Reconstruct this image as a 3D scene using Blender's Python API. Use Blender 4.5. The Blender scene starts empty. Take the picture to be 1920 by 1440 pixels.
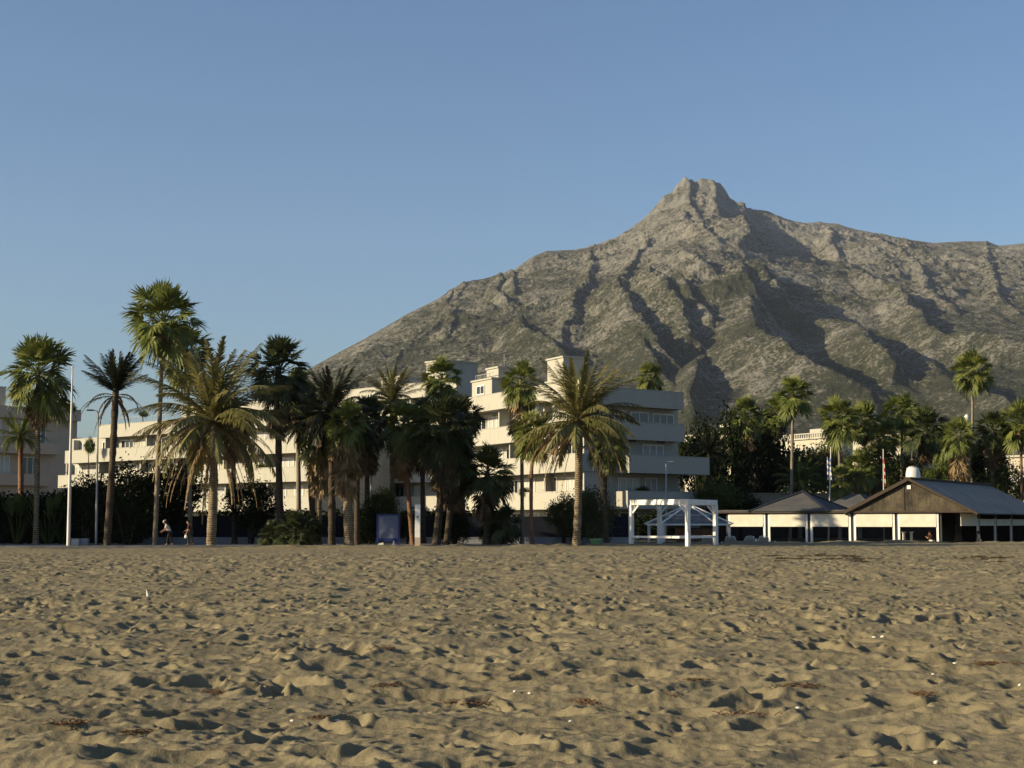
import bpy, bmesh, math, random
import numpy as np
from mathutils import Vector, Matrix
R = math.radians
scene = bpy.context.scene
COL = scene.collection

# ------------------------------------------------------------------ camera, sky, sun, exposure
F = 3000.0                      # focal length in pixels of a 1920 px wide picture
PITCH = math.atan(260 / F)
CAM_Z = 1.6
cam_d = bpy.data.cameras.new('camera'); cam = bpy.data.objects.new('camera', cam_d); COL.objects.link(cam)
cam_d.sensor_width = 36.0; cam_d.lens = 36.0 * F / 1920
cam_d.clip_start = 0.1; cam_d.clip_end = 30000
cam.location = (0, 0, CAM_Z); cam.rotation_euler = (math.pi / 2 + PITCH, 0, 0)
scene.camera = cam
SUN_EL = R(19.5); SUN_AZ = R(-107)     # azimuth clockwise from +Y (the view direction): to the left, a little behind the camera
sdir = Vector((math.cos(SUN_EL) * math.sin(SUN_AZ), math.cos(SUN_EL) * math.cos(SUN_AZ), math.sin(SUN_EL)))
world = bpy.data.worlds.new('World'); scene.world = world; world.use_nodes = True
nt = world.node_tree; nt.nodes.clear()
sky = nt.nodes.new('ShaderNodeTexSky'); sky.sky_type = 'NISHITA'; sky.sun_disc = False
sky.sun_elevation = SUN_EL; sky.sun_rotation = SUN_AZ
sky.air_density = 1.0; sky.dust_density = 1.25; sky.ozone_density = 4.2; sky.altitude = 0
bg = nt.nodes.new('ShaderNodeBackground'); bg.inputs['Strength'].default_value = 0.078
wo = nt.nodes.new('ShaderNodeOutputWorld')
nt.links.new(sky.outputs[0], bg.inputs['Color']); nt.links.new(bg.outputs[0], wo.inputs['Surface'])
sun_d = bpy.data.lights.new('sun', 'SUN'); sun_d.energy = 4.7; sun_d.angle = R(0.5); sun_d.color = (1.0, 0.83, 0.54)
sun = bpy.data.objects.new('sun', sun_d); COL.objects.link(sun)
sun.rotation_euler = sdir.to_track_quat('Z', 'Y').to_euler(); sun.location = (-60, -30, 60)
scene.view_settings.view_transform = 'Standard'; scene.view_settings.look = 'None'
scene.view_settings.exposure = 0.75; scene.view_settings.gamma = 1.0; scene.view_settings.use_curve_mapping = False
cy = scene.cycles
cy.max_bounces = 6; cy.diffuse_bounces = 2; cy.glossy_bounces = 2; cy.transmission_bounces = 4; cy.volume_bounces = 0
cy.use_denoising = True

# ------------------------------------------------------------------ helpers
_cp, _sp = math.cos(PITCH), math.sin(PITCH)
def W(px, py, Y):
    """point of the place at depth Y seen at photo pixel (px, py)"""
    a, b = (px - 960) / F, (720 - py) / F
    t = Y / (_cp - b * _sp)
    return Vector((a * t, Y, CAM_Z + t * (_sp + b * _cp)))
def GX(px, Y, Z=0.0):
    return (px - 960) / F * (Y * _cp + (Z - CAM_Z) * _sp)
def HZ(py, Y):
    return W(960, py, Y).z

_tab = np.random.RandomState(7).rand(512, 512).astype(np.float32)
def vn(x, y, seed=0):
    x = x + seed * 37.13; y = y + seed * 91.7
    xi = np.floor(x).astype(np.int64); yi = np.floor(y).astype(np.int64)
    fx = (x - xi).astype(np.float32); fy = (y - yi).astype(np.float32)
    fx = fx * fx * fx * (fx * (fx * 6 - 15) + 10); fy = fy * fy * fy * (fy * (fy * 6 - 15) + 10)
    x0, x1, y0, y1 = xi & 511, (xi + 1) & 511, yi & 511, (yi + 1) & 511
    a = _tab[y0, x0]; b = _tab[y0, x1]; c = _tab[y1, x0]; d = _tab[y1, x1]
    return (a + (b - a) * fx + (c - a) * fy + (a - b - c + d) * fx * fy) * 2 - 1
def fbm(x, y, oct=4, seed=0, gain=.5):
    s = 0; a = 1; n = 0
    for i in range(oct):
        s = s + a * vn(x * 2 ** i * 1.03, y * 2 ** i, seed + i * 3); n += a; a *= gain
    return s / n
def ridged(x, y, oct=4, seed=0, gain=.5):
    s = 0; a = 1; n = 0
    for i in range(oct):
        s = s + a * (1 - 2 * np.abs(vn(x * 2 ** i * 1.03, y * 2 ** i, seed + i * 3))); n += a; a *= gain
    return s / n
def sstep(a, b, x):
    t = np.clip((x - a) / (b - a), 0, 1); return t * t * (3 - 2 * t)

def tag(o, label=None, cat=None, group=None, kind=None):
    if label: o['label'] = label
    if cat: o['category'] = cat
    if group: o['group'] = group
    if kind: o['kind'] = kind
    return o
def thing(name, label, cat, loc=(0, 0, 0), rz=0, group=None):
    o = bpy.data.objects.new(name, None); COL.objects.link(o); o.empty_display_size = .3
    o.location = loc; o.rotation_euler = (0, 0, rz)
    return tag(o, label, cat, group)
def link_mesh(name, me, parent=None, loc=(0, 0, 0)):
    o = bpy.data.objects.new(name, me); COL.objects.link(o)
    o.location = loc
    if parent: o.parent = parent
    return o

class MB:
    """collects faces and links them as one mesh object"""
    def __init__(s): s.v = []; s.f = []; s.m = []
    def face(s, pts, m=0):
        n = len(s.v); s.v.extend([tuple(p) for p in pts]); s.f.append(tuple(range(n, n + len(pts)))); s.m.append(m)
    def hexa(s, p, m=0):        # 8 points: bottom 4 ccw, top 4 ccw
        n = len(s.v); s.v.extend([tuple(q) for q in p])
        for q in ((0, 3, 2, 1), (4, 5, 6, 7), (0, 1, 5, 4), (1, 2, 6, 5), (2, 3, 7, 6), (3, 0, 4, 7)):
            s.f.append(tuple(n + i for i in q)); s.m.append(m)
        return s
    def box(s, x0, x1, y0, y1, z0, z1, m=0):
        return s.hexa([(x0, y0, z0), (x1, y0, z0), (x1, y1, z0), (x0, y1, z0), (x0, y0, z1), (x1, y0, z1), (x1, y1, z1), (x0, y1, z1)], m)
    def beam(s, a, b, w, h, m=0, up=(0, 0, 1)):     # rectangular bar from a to b
        a = Vector(a); b = Vector(b); d = (b - a).normalized(); u = Vector(up)
        if abs(d.dot(u)) > .98: u = Vector((0, 1, 0))
        x = d.cross(u).normalized() * w / 2; y = x.cross(d).normalized() * h / 2
        return s.hexa([a - x - y, a + x - y, b + x - y, b - x - y, a - x + y, a + x + y, b + x + y, b - x + y], m)
    def tube(s, pts, rad, n=8, m=0, cap=True):
        pts = [Vector(p) for p in pts]; k0 = len(s.v)
        for i, p in enumerate(pts):
            d = (pts[min(i + 1, len(pts) - 1)] - pts[max(i - 1, 0)])
            d = d.normalized() if d.length > 1e-9 else Vector((0, 0, 1))
            u = Vector((1, 0, 0)) if abs(d.x) < .9 else Vector((0, 1, 0))
            x = d.cross(u).normalized(); y = d.cross(x)
            r = rad[i] if hasattr(rad, '__len__') else rad
            for j in range(n):
                t = 2 * math.pi * j / n
                s.v.append(tuple(p + (x * math.cos(t) + y * math.sin(t)) * r))
        for i in range(len(pts) - 1):
            for j in range(n):
                a = k0 + i * n + j; b = k0 + i * n + (j + 1) % n
                s.f.append((a, b, b + n, a + n)); s.m.append(m)
        if cap:
            s.f.append(tuple(k0 + j for j in range(n))[::-1]); s.m.append(m)
            e = k0 + (len(pts) - 1) * n; s.f.append(tuple(e + j for j in range(n))); s.m.append(m)
        return s
    def prism(s, poly, z0, z1, m=0):
        n = len(poly); k = len(s.v)
        s.v += [(p[0], p[1], z0) for p in poly] + [(p[0], p[1], z1) for p in poly]
        s.f.append(tuple(k + i for i in range(n))[::-1]); s.m.append(m)
        s.f.append(tuple(k + n + i for i in range(n))); s.m.append(m)
        for i in range(n):
            j = (i + 1) % n; s.f.append((k + i, k + j, k + n + j, k + n + i)); s.m.append(m)
        return s
    def mesh(s, name, mats, smooth=False, org=(0, 0, 0)):
        me = bpy.data.meshes.new(name)
        v = s.v
        if tuple(org) != (0, 0, 0): v = [(p[0] - org[0], p[1] - org[1], p[2] - org[2]) for p in v]
        me.from_pydata(v, [], s.f)
        for mt in (mats if isinstance(mats, (list, tuple)) else [mats]): me.materials.append(mt)
        if any(s.m): me.polygons.foreach_set('material_index', s.m)
        if smooth: me.polygons.foreach_set('use_smooth', [True] * len(s.f))
        me.update()
        return me
    def build(s, name, mats, parent=None, smooth=False, world=False, bevel=0):
        org = tuple(parent.location) if (parent and world) else (0, 0, 0)
        o = link_mesh(name, s.mesh(name, mats, smooth, org), parent)
        if bevel:
            b = o.modifiers.new('bevel', 'BEVEL'); b.width = bevel; b.segments = 2; b.limit_method = 'ANGLE'
        return o

def grid_mesh(name, X, Y, Z, mats, smooth=True):
    nr, nc = X.shape
    me = bpy.data.meshes.new(name)
    co = np.stack([X, Y, Z], -1).reshape(-1, 3).astype(np.float32)
    i = np.arange(nr * nc).reshape(nr, nc)
    q = np.stack([i[:-1, :-1], i[:-1, 1:], i[1:, 1:], i[1:, :-1]], -1).reshape(-1, 4)
    me.vertices.add(len(co)); me.vertices.foreach_set('co', co.ravel())
    me.loops.add(q.size); me.loops.foreach_set('vertex_index', q.ravel().astype(np.int32))
    me.polygons.add(len(q)); me.polygons.foreach_set('loop_start', np.arange(0, q.size, 4, dtype=np.int32))
    me.update(calc_edges=True)
    if smooth: me.polygons.foreach_set('use_smooth', np.ones(len(q), dtype=bool))
    me.materials.append(mats); me.validate()
    return link_mesh(name, me)

# ------------------------------------------------------------------ materials
def newmat(name):
    m = bpy.data.materials.new(name); m.use_nodes = True
    n = m.node_tree.nodes; l = m.node_tree.links
    return m, n, l, n['Principled BSDF']
def ramp(n, stops):
    r = n.new('ShaderNodeValToRGB'); e = r.color_ramp.elements
    e[0].position, e[0].color = stops[0][0], (*stops[0][1], 1)
    e[1].position, e[1].color = stops[-1][0], (*stops[-1][1], 1)
    for p, c in stops[1:-1]:
        k = e.new(p); k.color = (*c, 1)
    return r
def pos(n, l, scale=(1, 1, 1), obj=False):
    mp = n.new('ShaderNodeMapping'); mp.inputs['Scale'].default_value = scale
    if obj:
        t = n.new('ShaderNodeTexCoord'); l.new(t.outputs['Object'], mp.inputs['Vector'])
    else:
        g = n.new('ShaderNodeNewGeometry'); l.new(g.outputs['Position'], mp.inputs['Vector'])
    return mp
def noise(n, l, vec, scale, detail=4, rough=.55):
    t = n.new('ShaderNodeTexNoise'); t.inputs['Scale'].default_value = scale
    t.inputs['Detail'].default_value = detail; t.inputs['Roughness'].default_value = rough
    l.new(vec.outputs[0], t.inputs['Vector']); return t
def simple(name, c0, c1=None, scale=3.0, rough=.8, bump=0, bscale=None, stretch=(1, 1, 1), lo=.35, hi=.65, spec=.3, trans=0, metal=0, obj=False):
    m, n, l, b = newmat(name)
    c1 = c1 or tuple(x * .85 for x in c0)
    p = pos(n, l, stretch, obj); t = noise(n, l, p, scale)
    r = ramp(n, [(lo, c0), (hi, c1)]); l.new(t.outputs['Fac'], r.inputs[0]); l.new(r.outputs[0], b.inputs['Base Color'])
    b.inputs['Roughness'].default_value = rough; b.inputs['Specular IOR Level'].default_value = spec
    b.inputs['Metallic'].default_value = metal
    if bump:
        t2 = noise(n, l, p, bscale or scale * 4, 5); bp = n.new('ShaderNodeBump'); bp.inputs['Strength'].default_value = 1
        bp.inputs['Distance'].default_value = bump; l.new(t2.outputs['Fac'], bp.inputs['Height']); l.new(bp.outputs[0], b.inputs['Normal'])
    if trans:
        tr = n.new('ShaderNodeBsdfTranslucent'); l.new(r.outputs[0], tr.inputs['Color'])
        mx = n.new('ShaderNodeMixShader'); mx.inputs[0].default_value = trans
        l.new(b.outputs[0], mx.inputs[1]); l.new(tr.outputs[0], mx.inputs[2]); l.new(mx.outputs[0], n['Material Output'].inputs['Surface'])
    return m
# ------------------------------------------------------------------ terrain
# ground sheet to the horizon
g = MB(); g.face([(-5600, -300, -1.0), (5600, -300, -1.0), (5600, 7800, -1.0), (-5600, 7800, -1.0)])
tag(g.build('ground', simple('dry_earth', (.16, .13, .085), (.10, .09, .05), .05)), kind='structure')

# mountain: skyline and spur ridges as points in space
def UE(px, py):
    w = W(px, py, 1000.0); return w.x / 1000, (w.z - CAM_Z) / 1000
SKY = [(-900, 965), (-300, 968), (0, 930), (200, 870), (400, 785), (500, 735), (560, 702), (625, 665), (700, 625), (760, 590), (820, 560), (868, 529), (910, 521),
       (960, 508), (1000, 479), (1025, 470), (1075, 468), (1130, 458), (1175, 435), (1205, 412), (1230, 385), (1245, 366), (1262, 358), (1270, 346), (1283, 338),
       (1297, 337), (1304, 343), (1315, 339), (1332, 340), (1350, 343), (1360, 356), (1368, 370), (1385, 382), (1397, 380), (1400, 392), (1420, 392), (1438, 395), (1470, 410),
       (1500, 418), (1540, 418), (1570, 420), (1600, 428), (1650, 438), (1700, 448), (1750, 455), (1800, 452), (1850, 452), (1872, 460), (1920, 456),
       (2000, 464), (2150, 490), (2350, 560), (2700, 700), (3000, 800)]
su = np.array([UE(*p)[0] for p in SKY]); se = np.array([UE(*p)[1] for p in SKY])
YD = [(-900, 3200), (300, 3400), (560, 4000), (800, 4500), (1000, 5000), (1290, 5600), (1500, 5700), (1920, 5800), (2700, 5500), (3000, 5000)]
yu = np.array([UE(p[0], 500)[0] for p in YD]); yv = np.array([p[1] for p in YD], float)
YF, ZF = 2050.0, 62.0
_uu = np.linspace(su[0], su[-1], 1400); _es = np.interp(_uu, su, se); _k = np.exp(-(np.arange(-90, 91) / 38.0) ** 2); _k /= _k.sum()
_sm = np.minimum(np.convolve(np.pad(_es, 90, 'edge'), _k, 'valid'), _es + .02)
def esharp(u): return np.interp(u, su, se)
def esky(u): return np.interp(u, _uu, _sm)
def ysky(u): return np.interp(u, yu, yv)
def ramp_ab(u):
    ys = ysky(u); zs = esky(u) * ys; zf = np.minimum(ZF, zs * .5); b = (zs - zf) / (ys - YF); return zf - b * YF, b, ys
def RP(px, py, h):
    """spur-crest point seen at (px, py), standing h metres above the mountain's flank"""
    u, e = UE(px, py); a, b, ys = ramp_ab(u)
    den = e - b
    Yv = (a + h) / den if abs(den) > 1e-6 else ys
    if e > b * .98 + min(a, 0) / ys or not 0 < Yv < ys: Yv = ys
    Yv = max(Yv, YF * .7)
    return (u * Yv, Yv, e * Yv)
# spurs: points (px, py, h); slope on the sunny side, slope on the far side
RIDGES = [
    ([(1397, 380, 0), (1398, 400, 45), (1394, 425, 60), (1387, 447, 42), (1392, 464, 10)], .5, 1.9),
    ([(1262, 358, 0), (1283, 372, 14), (1300, 390, 16), (1308, 410, 10)], .5, 1.5),
    ([(1297, 337, 0), (1310, 354, 14), (1332, 376, 10)], .5, 1.5),
    ([(1335, 372, 8), (1352, 392, 22), (1360, 408, 6)], .5, 1.5),
    ([(1275, 398, 10), (1290, 416, 24), (1320, 438, 24), (1350, 455, 20), (1385, 467, 14), (1430, 480, 10)], .35, 1.0),
    ([(1440, 424, 18), (1475, 440, 26), (1505, 458, 26), (1527, 488, 16)], .6, 1.3),
    ([(1400, 487, 40), (1420, 497, 60), (1460, 526, 70), (1485, 552, 70), (1520, 572, 45), (1560, 600, 20)], .5, .95),
    ([(1400, 487, 40), (1393, 512, 75), (1394, 540, 70), (1392, 565, 95), (1420, 590, 105), (1445, 622, 110), (1480, 652, 108), (1510, 671, 100), (1565, 700, 85), (1610, 724, 60), (1657, 746, 30)], .48, 1.05),
    ([(1395, 510, 75), (1410, 535, 55), (1425, 560, 35)], .5, 1.0),
    ([(1585, 565, 80), (1600, 580, 90), (1620, 605, 95), (1645, 648, 85), (1670, 680, 60), (1692, 705, 25)], .5, 1.05),
    ([(1615, 580, 60), (1645, 612, 70), (1680, 640, 55), (1697, 655, 20)], .5, 1.1),
    ([(1600, 505, 20), (1640, 520, 45), (1682, 547, 60), (1740, 586, 75), (1779, 601, 85), (1823, 606, 85), (1884, 622, 80), (1925, 634, 70), (2000, 660, 50)], .45, .9),
    ([(1215, 440, 10), (1190, 480, 20), (1165, 520, 45), (1160, 535, 65), (1176, 560, 80), (1195, 590, 88), (1215, 625, 80), (1245, 660, 55), (1280, 690, 20)], .5, 1.0),
    ([(1172, 605, 60), (1180, 625, 75), (1200, 655, 75), (1225, 690, 45), (1250, 720, 20)], .5, 1.1),
    ([(1215, 505, 40), (1228, 522, 62), (1245, 546, 70), (1268, 573, 68), (1290, 597, 60), (1306, 615, 30), (1315, 640, 10)], .5, 1.0),
    ([(1250, 510, 25), (1262, 525, 30), (1285, 555, 32), (1315, 585, 28), (1323, 610, 10)], .5, .9),
    ([(1275, 470, 15), (1300, 482, 32), (1325, 498, 34), (1342, 516, 15)], .5, 1.0),
    ([(985, 600, 40), (1000, 617, 62), (1015, 645, 60), (1034, 668, 40), (1060, 700, 12)], .45, 1.0),
    ([(1110, 465, 5), (1100, 520, 25), (1085, 570, 30), (1065, 620, 25), (1050, 660, 10)], .4, .7),
    ([(940, 512, 8), (928, 545, 26), (932, 560, 34), (945, 572, 15)], .5, 1.3),
    ([(955, 508, 4), (958, 530, 18), (962, 550, 8)], .5, 1.2),
    ([(838, 560, 6), (840, 590, 22), (842, 615, 20), (850, 640, 6)], .45, 1.2),
    ([(870, 528, 4), (830, 600, 10), (780, 640, 15), (740, 680, 10)], .4, .6),
    ([(1825, 705, 40), (1845, 735, 70), (1870, 762, 70), (1905, 790, 45), (1950, 815, 20)], .45, 1.0),
    ([(1700, 470, 8), (1720, 510, 20), (1765, 560, 22), (1790, 590, 10)], .4, .7),
    ([(1850, 455, 4), (1850, 500, 20), (1875, 545, 26), (1900, 580, 20)], .4, .8),
    ([(1320, 640, 25), (1300, 690, 45), (1290, 730, 45), (1310, 770, 25)], .4, .8),
    ([(1540, 420, 4), (1560, 445, 18), (1585, 470, 20), (1610, 490, 8)], .5, .7),
    ([(1600, 760, 20), (1650, 780, 30), (1700, 805, 20)], .4, .7),
    ([(1740, 650, 25), (1760, 690, 40), (1790, 740, 40), (1810, 780, 20)], .4, .7),
]
CARVE = [(1462, 438, 125, 240, 140), (1545, 474, 120, 150, 75), (1425, 640, 170, 300, 20), (1285, 640, 110, 260, 25), (1520, 590, 150, 260, 25), (1700, 640, 150, 300, 30)]
pxs = np.concatenate([np.linspace(-900, 540, 160, endpoint=False), np.linspace(540, 1980, 1150, endpoint=False), np.linspace(1980, 3000, 160)])
uc = np.array([UE(p, 560)[0] for p in pxs])
vr = np.concatenate([np.linspace(0, .12, 20, endpoint=False), np.linspace(.12, 1, 520, endpoint=False), np.linspace(1, 1.35, 50)])
A_, B_, YS = ramp_ab(uc); ZS = esky(uc) * YS; ZF_ = A_ + B_ * YF
Y2 = np.where(vr[:, None] <= .12, 1400 + (YF - 1400) * vr[:, None] / .12, YF + (YS[None] - YF) * (vr[:, None] - .12) / .88)
X2 = uc[None] * Y2
base = np.where(Y2 < YF, -6 + (ZF_[None] + 6) * sstep(1400, YF + 300, Y2) * 1.0, A_[None] + B_[None] * Y2)
tt = np.clip((Y2 - YF) / (YS[None] - YF), 0, 1.4)
# slightly hollow flank; keep the skyline
base = np.where(Y2 < YF, np.minimum(base, A_[None] + B_[None] * YF), base)
fade = sstep(0, .10, tt) * sstep(1.0, .93, tt)                 # 0 at the foot and at the skyline
fadeS = .18 + .82 * sstep(1.0, .90, tt)
carve = np.zeros_like(base)
for (px, py, rx, ry, dp) in CARVE:
    c = RP(px, py, 0); carve += dp * np.exp(-((X2 - c[0]) / rx) ** 2 - ((Y2 - c[1]) / ry) ** 2)
wx = X2 + 34 * fbm(X2 / 260, Y2 / 260, 3, 11); wy = Y2 + 34 * fbm(X2 / 260, Y2 / 260, 3, 21)
dS = (esharp(uc) - esky(uc)) * YS
Z2 = base - carve * sstep(1.0, .96, tt) + dS[None] * (.75 * sstep(.945, .995, tt) + .25 * sstep(.80, .97, tt))
gul = ridged(uc[None] * 4800 / 170 + 1.3 * fbm(X2 / 420, Y2 / 420, 3, 5), Y2 / 900, 3, 31, .55)
Z2 = Z2 + fade * 9 * gul * sstep(60, 420, base)
wob = 8 * fbm(X2 / 120, Y2 / 120, 4, 61)
best = np.zeros_like(Z2)
for pts, kl, kr in RIDGES:
    low = pts[-1][1] > 560; hs = .58 if low else .85
    if low: kl, kr = kl * 1.25, kr * 1.3
    P = [(*RP(p[0], p[1], p[2] * hs)[:2], p[2] * hs) for p in pts]
    d2b = np.full_like(Z2, 1e18); val = np.zeros_like(Z2); sid = np.zeros_like(Z2)
    for (a, b) in zip(P[:-1], P[1:]):
        dx, dy = b[0] - a[0], b[1] - a[1]; L2 = dx * dx + dy * dy + 1e-6
        t = np.clip(((wx - a[0]) * dx + (wy - a[1]) * dy) / L2, 0, 1)
        ex, ey = wx - a[0] - t * dx, wy - a[1] - t * dy
        d2 = ex * ex + ey * ey
        k = d2 < d2b
        nx, ny = (dy, -dx) if dy > 0 else (-dy, dx)
        d2b = np.where(k, d2, d2b); val = np.where(k, a[2] + t * (b[2] - a[2]), val); sid = np.where(k, (ex * nx + ey * ny) / math.sqrt(L2), sid)
    d = np.sqrt(d2b)
    c = val - (kl + (kr - kl) * sstep(-.25, .5, sid / (d + 3))) * np.maximum(d - 4, 0) + wob * np.minimum(d / 60, 1)
    best = np.maximum(best, np.where(val > 2, c, 0))
Z2 = Z2 + best
rock = ridged(X2 / 95, Y2 / 95, 5, 41, .6); fine = fbm(X2 / 22, Y2 / 22, 3, 51, .6)
hi = .35 + .65 * sstep(150, 600, Z2)
crag = np.clip(ridged(wx / 150, wy / 110, 5, 71, .62) - .05, 0, 1) * sstep(-.25, .35, fbm(X2 / 500, Y2 / 500, 3, 81))
Z2 = Z2 + fadeS * sstep(0, .15, tt) * (7 * rock * hi + 6.0 * fine * hi + 24 * crag * (.25 + .75 * hi))
beyond = np.maximum(Y2 - YS[None], 0); Z2 = Z2 - beyond * .55
m, n, l, b = newmat('mountain_rock')
p = pos(n, l); geo = n.new('ShaderNodeNewGeometry')
n1 = noise(n, l, p, .004, 6, .65); n2 = noise(n, l, p, .03, 6, .7); n3 = noise(n, l, p, .15, 5, .75)
sx = n.new('ShaderNodeSeparateXYZ'); l.new(geo.outputs['Position'], sx.inputs[0])
def math_(op, a, bb, clamp=False):
    q = n.new('ShaderNodeMath'); q.operation = op; q.use_clamp = clamp
    for i, v in enumerate((a, bb)):
        if isinstance(v, (int, float)): q.inputs[i].default_value = v
        else: l.new(v, q.inputs[i])
    return q.outputs[0]
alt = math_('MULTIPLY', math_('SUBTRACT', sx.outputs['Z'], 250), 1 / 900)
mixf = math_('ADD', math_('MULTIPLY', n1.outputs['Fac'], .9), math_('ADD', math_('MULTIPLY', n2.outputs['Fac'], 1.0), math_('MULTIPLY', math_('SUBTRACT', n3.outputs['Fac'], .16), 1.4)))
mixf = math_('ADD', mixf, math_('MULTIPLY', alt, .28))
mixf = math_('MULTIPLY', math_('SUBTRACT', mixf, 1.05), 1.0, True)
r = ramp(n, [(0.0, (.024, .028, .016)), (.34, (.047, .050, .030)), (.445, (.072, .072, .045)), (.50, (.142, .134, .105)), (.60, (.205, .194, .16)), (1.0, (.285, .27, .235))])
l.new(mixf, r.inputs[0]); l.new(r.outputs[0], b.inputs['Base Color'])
b.inputs['Roughness'].default_value = .95; b.inputs['Specular IOR Level'].default_value = .1
bp = n.new('ShaderNodeBump'); bp.inputs['Distance'].default_value = 9; bp.inputs['Strength'].default_value = .8
l.new(math_('ADD', n3.outputs['Fac'], math_('MULTIPLY', n2.outputs['Fac'], 1.5)), bp.inputs['Height']); l.new(bp.outputs[0], b.inputs['Normal'])
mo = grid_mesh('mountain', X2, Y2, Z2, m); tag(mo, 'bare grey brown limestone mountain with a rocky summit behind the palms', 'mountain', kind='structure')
del Y2, X2, base, tt, fade, fadeS, carve, wx, wy, Z2, gul, wob, best, rock, fine, hi, beyond, d2b, val, sid, d, c

# beach: one sheet, dense near the camera
EX = np.array([-90, -30, -19, 0, 6, 12, 20, 60, 110]); EY = np.array([96, 100, 101.5, 105, 110, 118, 122.5, 129, 132])
def yedge(x): return np.interp(x, EX, EY)
NR, NC = 1400, 1250
yr = 6.5 * (142 / 6.5) ** (np.linspace(0, 1, NR)); cu = np.linspace(-1, 1, NC)
SY = np.repeat(yr[:, None], NC, 1); SX = cu[None] * (SY * .46 + 5)
SH = .06 * fbm(SX / 3.2, SY / 2.6, 2, 3) + .058 * ridged(SX / 1.7 + .4 * fbm(SX, SY, 2, 8), SY / 1.25, 2, 9) + .034 * fbm(SX / .50, SY / .40, 3, 14) + .011 * ridged(SX / .20, SY / .17, 2, 15)
SH += sstep(45, 15, SY) * (.007 * fbm(SX / .075, SY / .065, 2, 33) + .008 * ridged(SX / .11, SY / .10, 2, 37))
SH += .16 * fbm(SX / 11, SY / 9, 2, 27)
rs = np.random.RandomState(5)
def dents(nd, ylo, yhi, rlo, rhi, dlo, dhi):
    u = rs.rand(nd); Yd = np.sqrt(ylo ** 2 + u * (yhi ** 2 - ylo ** 2))
    for k in range(nd):
        cy_ = Yd[k]; cx_ = (rs.rand() * 2 - 1) * (cy_ * .44 + 4); r_ = rlo + (rhi - rlo) * rs.rand() ** 1.5; dp = dlo + (dhi - dlo) * rs.rand()
        el = 1.3 + 1.0 * rs.rand(); an = rs.rand() * math.pi; ca, sa = math.cos(an), math.sin(an); q = r_ * el * 1.9
        i0 = np.searchsorted(yr, cy_ - q); i1 = np.searchsorted(yr, cy_ + q)
        if i1 <= i0: continue
        hw = cy_ * .46 + 5
        j0 = max(int((cx_ - q) / hw * .5 * (NC - 1) + .5 * (NC - 1)) - 1, 0); j1 = min(int((cx_ + q) / hw * .5 * (NC - 1) + .5 * (NC - 1)) + 2, NC)
        if j1 <= j0: continue
        dx = SX[i0:i1, j0:j1] - cx_; dy = SY[i0:i1, j0:j1] - cy_
        a = (dx * ca + dy * sa) / (r_ * el); bb = (-dx * sa + dy * ca) / r_
        rr = np.sqrt(a * a + bb * bb)
        SH[i0:i1, j0:j1] += dp * (-np.exp(-(rr * 1.15) ** 4) + .32 * np.exp(-((rr - 1.22) / .28) ** 2))
dents(1100, 6.5, 30, .10, .24, .03, .09)
dents(5200, 6.5, 34, .045, .11, .012, .045)
dents(9000, 30, 120, .10, .26, .02, .06)
dents(16000, 26, 125, .07, .16, .03, .075)
clod = sstep(24, 60, SY); SH += clod * (.05 * ridged(SX / .8, SY / .7, 3, 88, .6) + .03 * fbm(SX / .4, SY / .45, 2, 91))
def trail(x, y, hd, n_):
    for k in range(n_):
        y += .68 * math.sin(hd); x += .68 * math.cos(hd); hd += rs.normal() * .05
        if not 7 < y < 100: return
        sg_ = .13 * (1 if k % 2 else -1); cx_, cy_ = x - math.sin(hd) * sg_, y + math.cos(hd) * sg_; r_ = .062 + .02 * rs.rand(); dp = .035 + .03 * rs.rand(); q = .5
        i0, i1 = np.searchsorted(yr, cy_ - q), np.searchsorted(yr, cy_ + q); hw = cy_ * .46 + 5
        j0 = max(int((cx_ - q) / hw * .5 * (NC - 1) + .5 * (NC - 1)) - 1, 0); j1 = min(int((cx_ + q) / hw * .5 * (NC - 1) + .5 * (NC - 1)) + 2, NC)
        if j1 <= j0 or i1 <= i0: continue
        dx = SX[i0:i1, j0:j1] - cx_; dy = SY[i0:i1, j0:j1] - cy_; ca, sa = math.cos(hd), math.sin(hd)
        a = (dx * ca + dy * sa) / (r_ * 2.3); bb = (-dx * sa + dy * ca) / r_; rr = np.sqrt(a * a + bb * bb)
        SH[i0:i1, j0:j1] += dp * (-np.exp(-(rr * 1.05) ** 6) + .5 * np.exp(-((rr - 1.25) / .22) ** 2))
for k in range(26): trail(rs.uniform(-22, 22), rs.uniform(9, 60), rs.choice((0, math.pi, .5, 2.4, 1.2, -.4)) + rs.normal() * .3, 45)
# line of churned sand and tyre ruts far out
for (y0, sl, w_, dp) in ((66, .02, .35, .07), (68.2, .02, .3, .06), (82, -.03, .4, .05), (50, .05, .3, .04)):
    yy = y0 + sl * SX; SH -= dp * np.exp(-((SY - yy) / w_) ** 2) * (np.clip(fbm(SX / 1.2, SY * 0 + y0, 2, 77) * 2 + .3, 0, 1)) * sstep(-14, 8, SX)
ye = yedge(SX)
SH *= .42 + .58 * sstep(ye - 1, ye - 45, SY)
SH += .03 - .05 * sstep(ye - 22, ye, SY) * 0
SH += (.10 + .16 * fbm(SX / 1.6, SY / 1.2, 3, 63)).clip(0, .3) * np.exp(-((SY - ye + .6) / 2.2) ** 2) * sstep(-22, -14, SX)
drop = sstep(ye + .2, ye + 5, SY); SH = SH * (1 - drop) - .95 * drop
m, n, l, b = newmat('beach_sand')
p = pos(n, l); n1 = noise(n, l, p, .35, 5, .6); n2 = noise(n, l, p, 9, 6, .7); n3 = noise(n, l, p, 70, 4, .75)
r = ramp(n, [(.28, (.132, .110, .064)), (.5, (.192, .161, .096)), (.74, (.25, .214, .132))])
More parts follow.
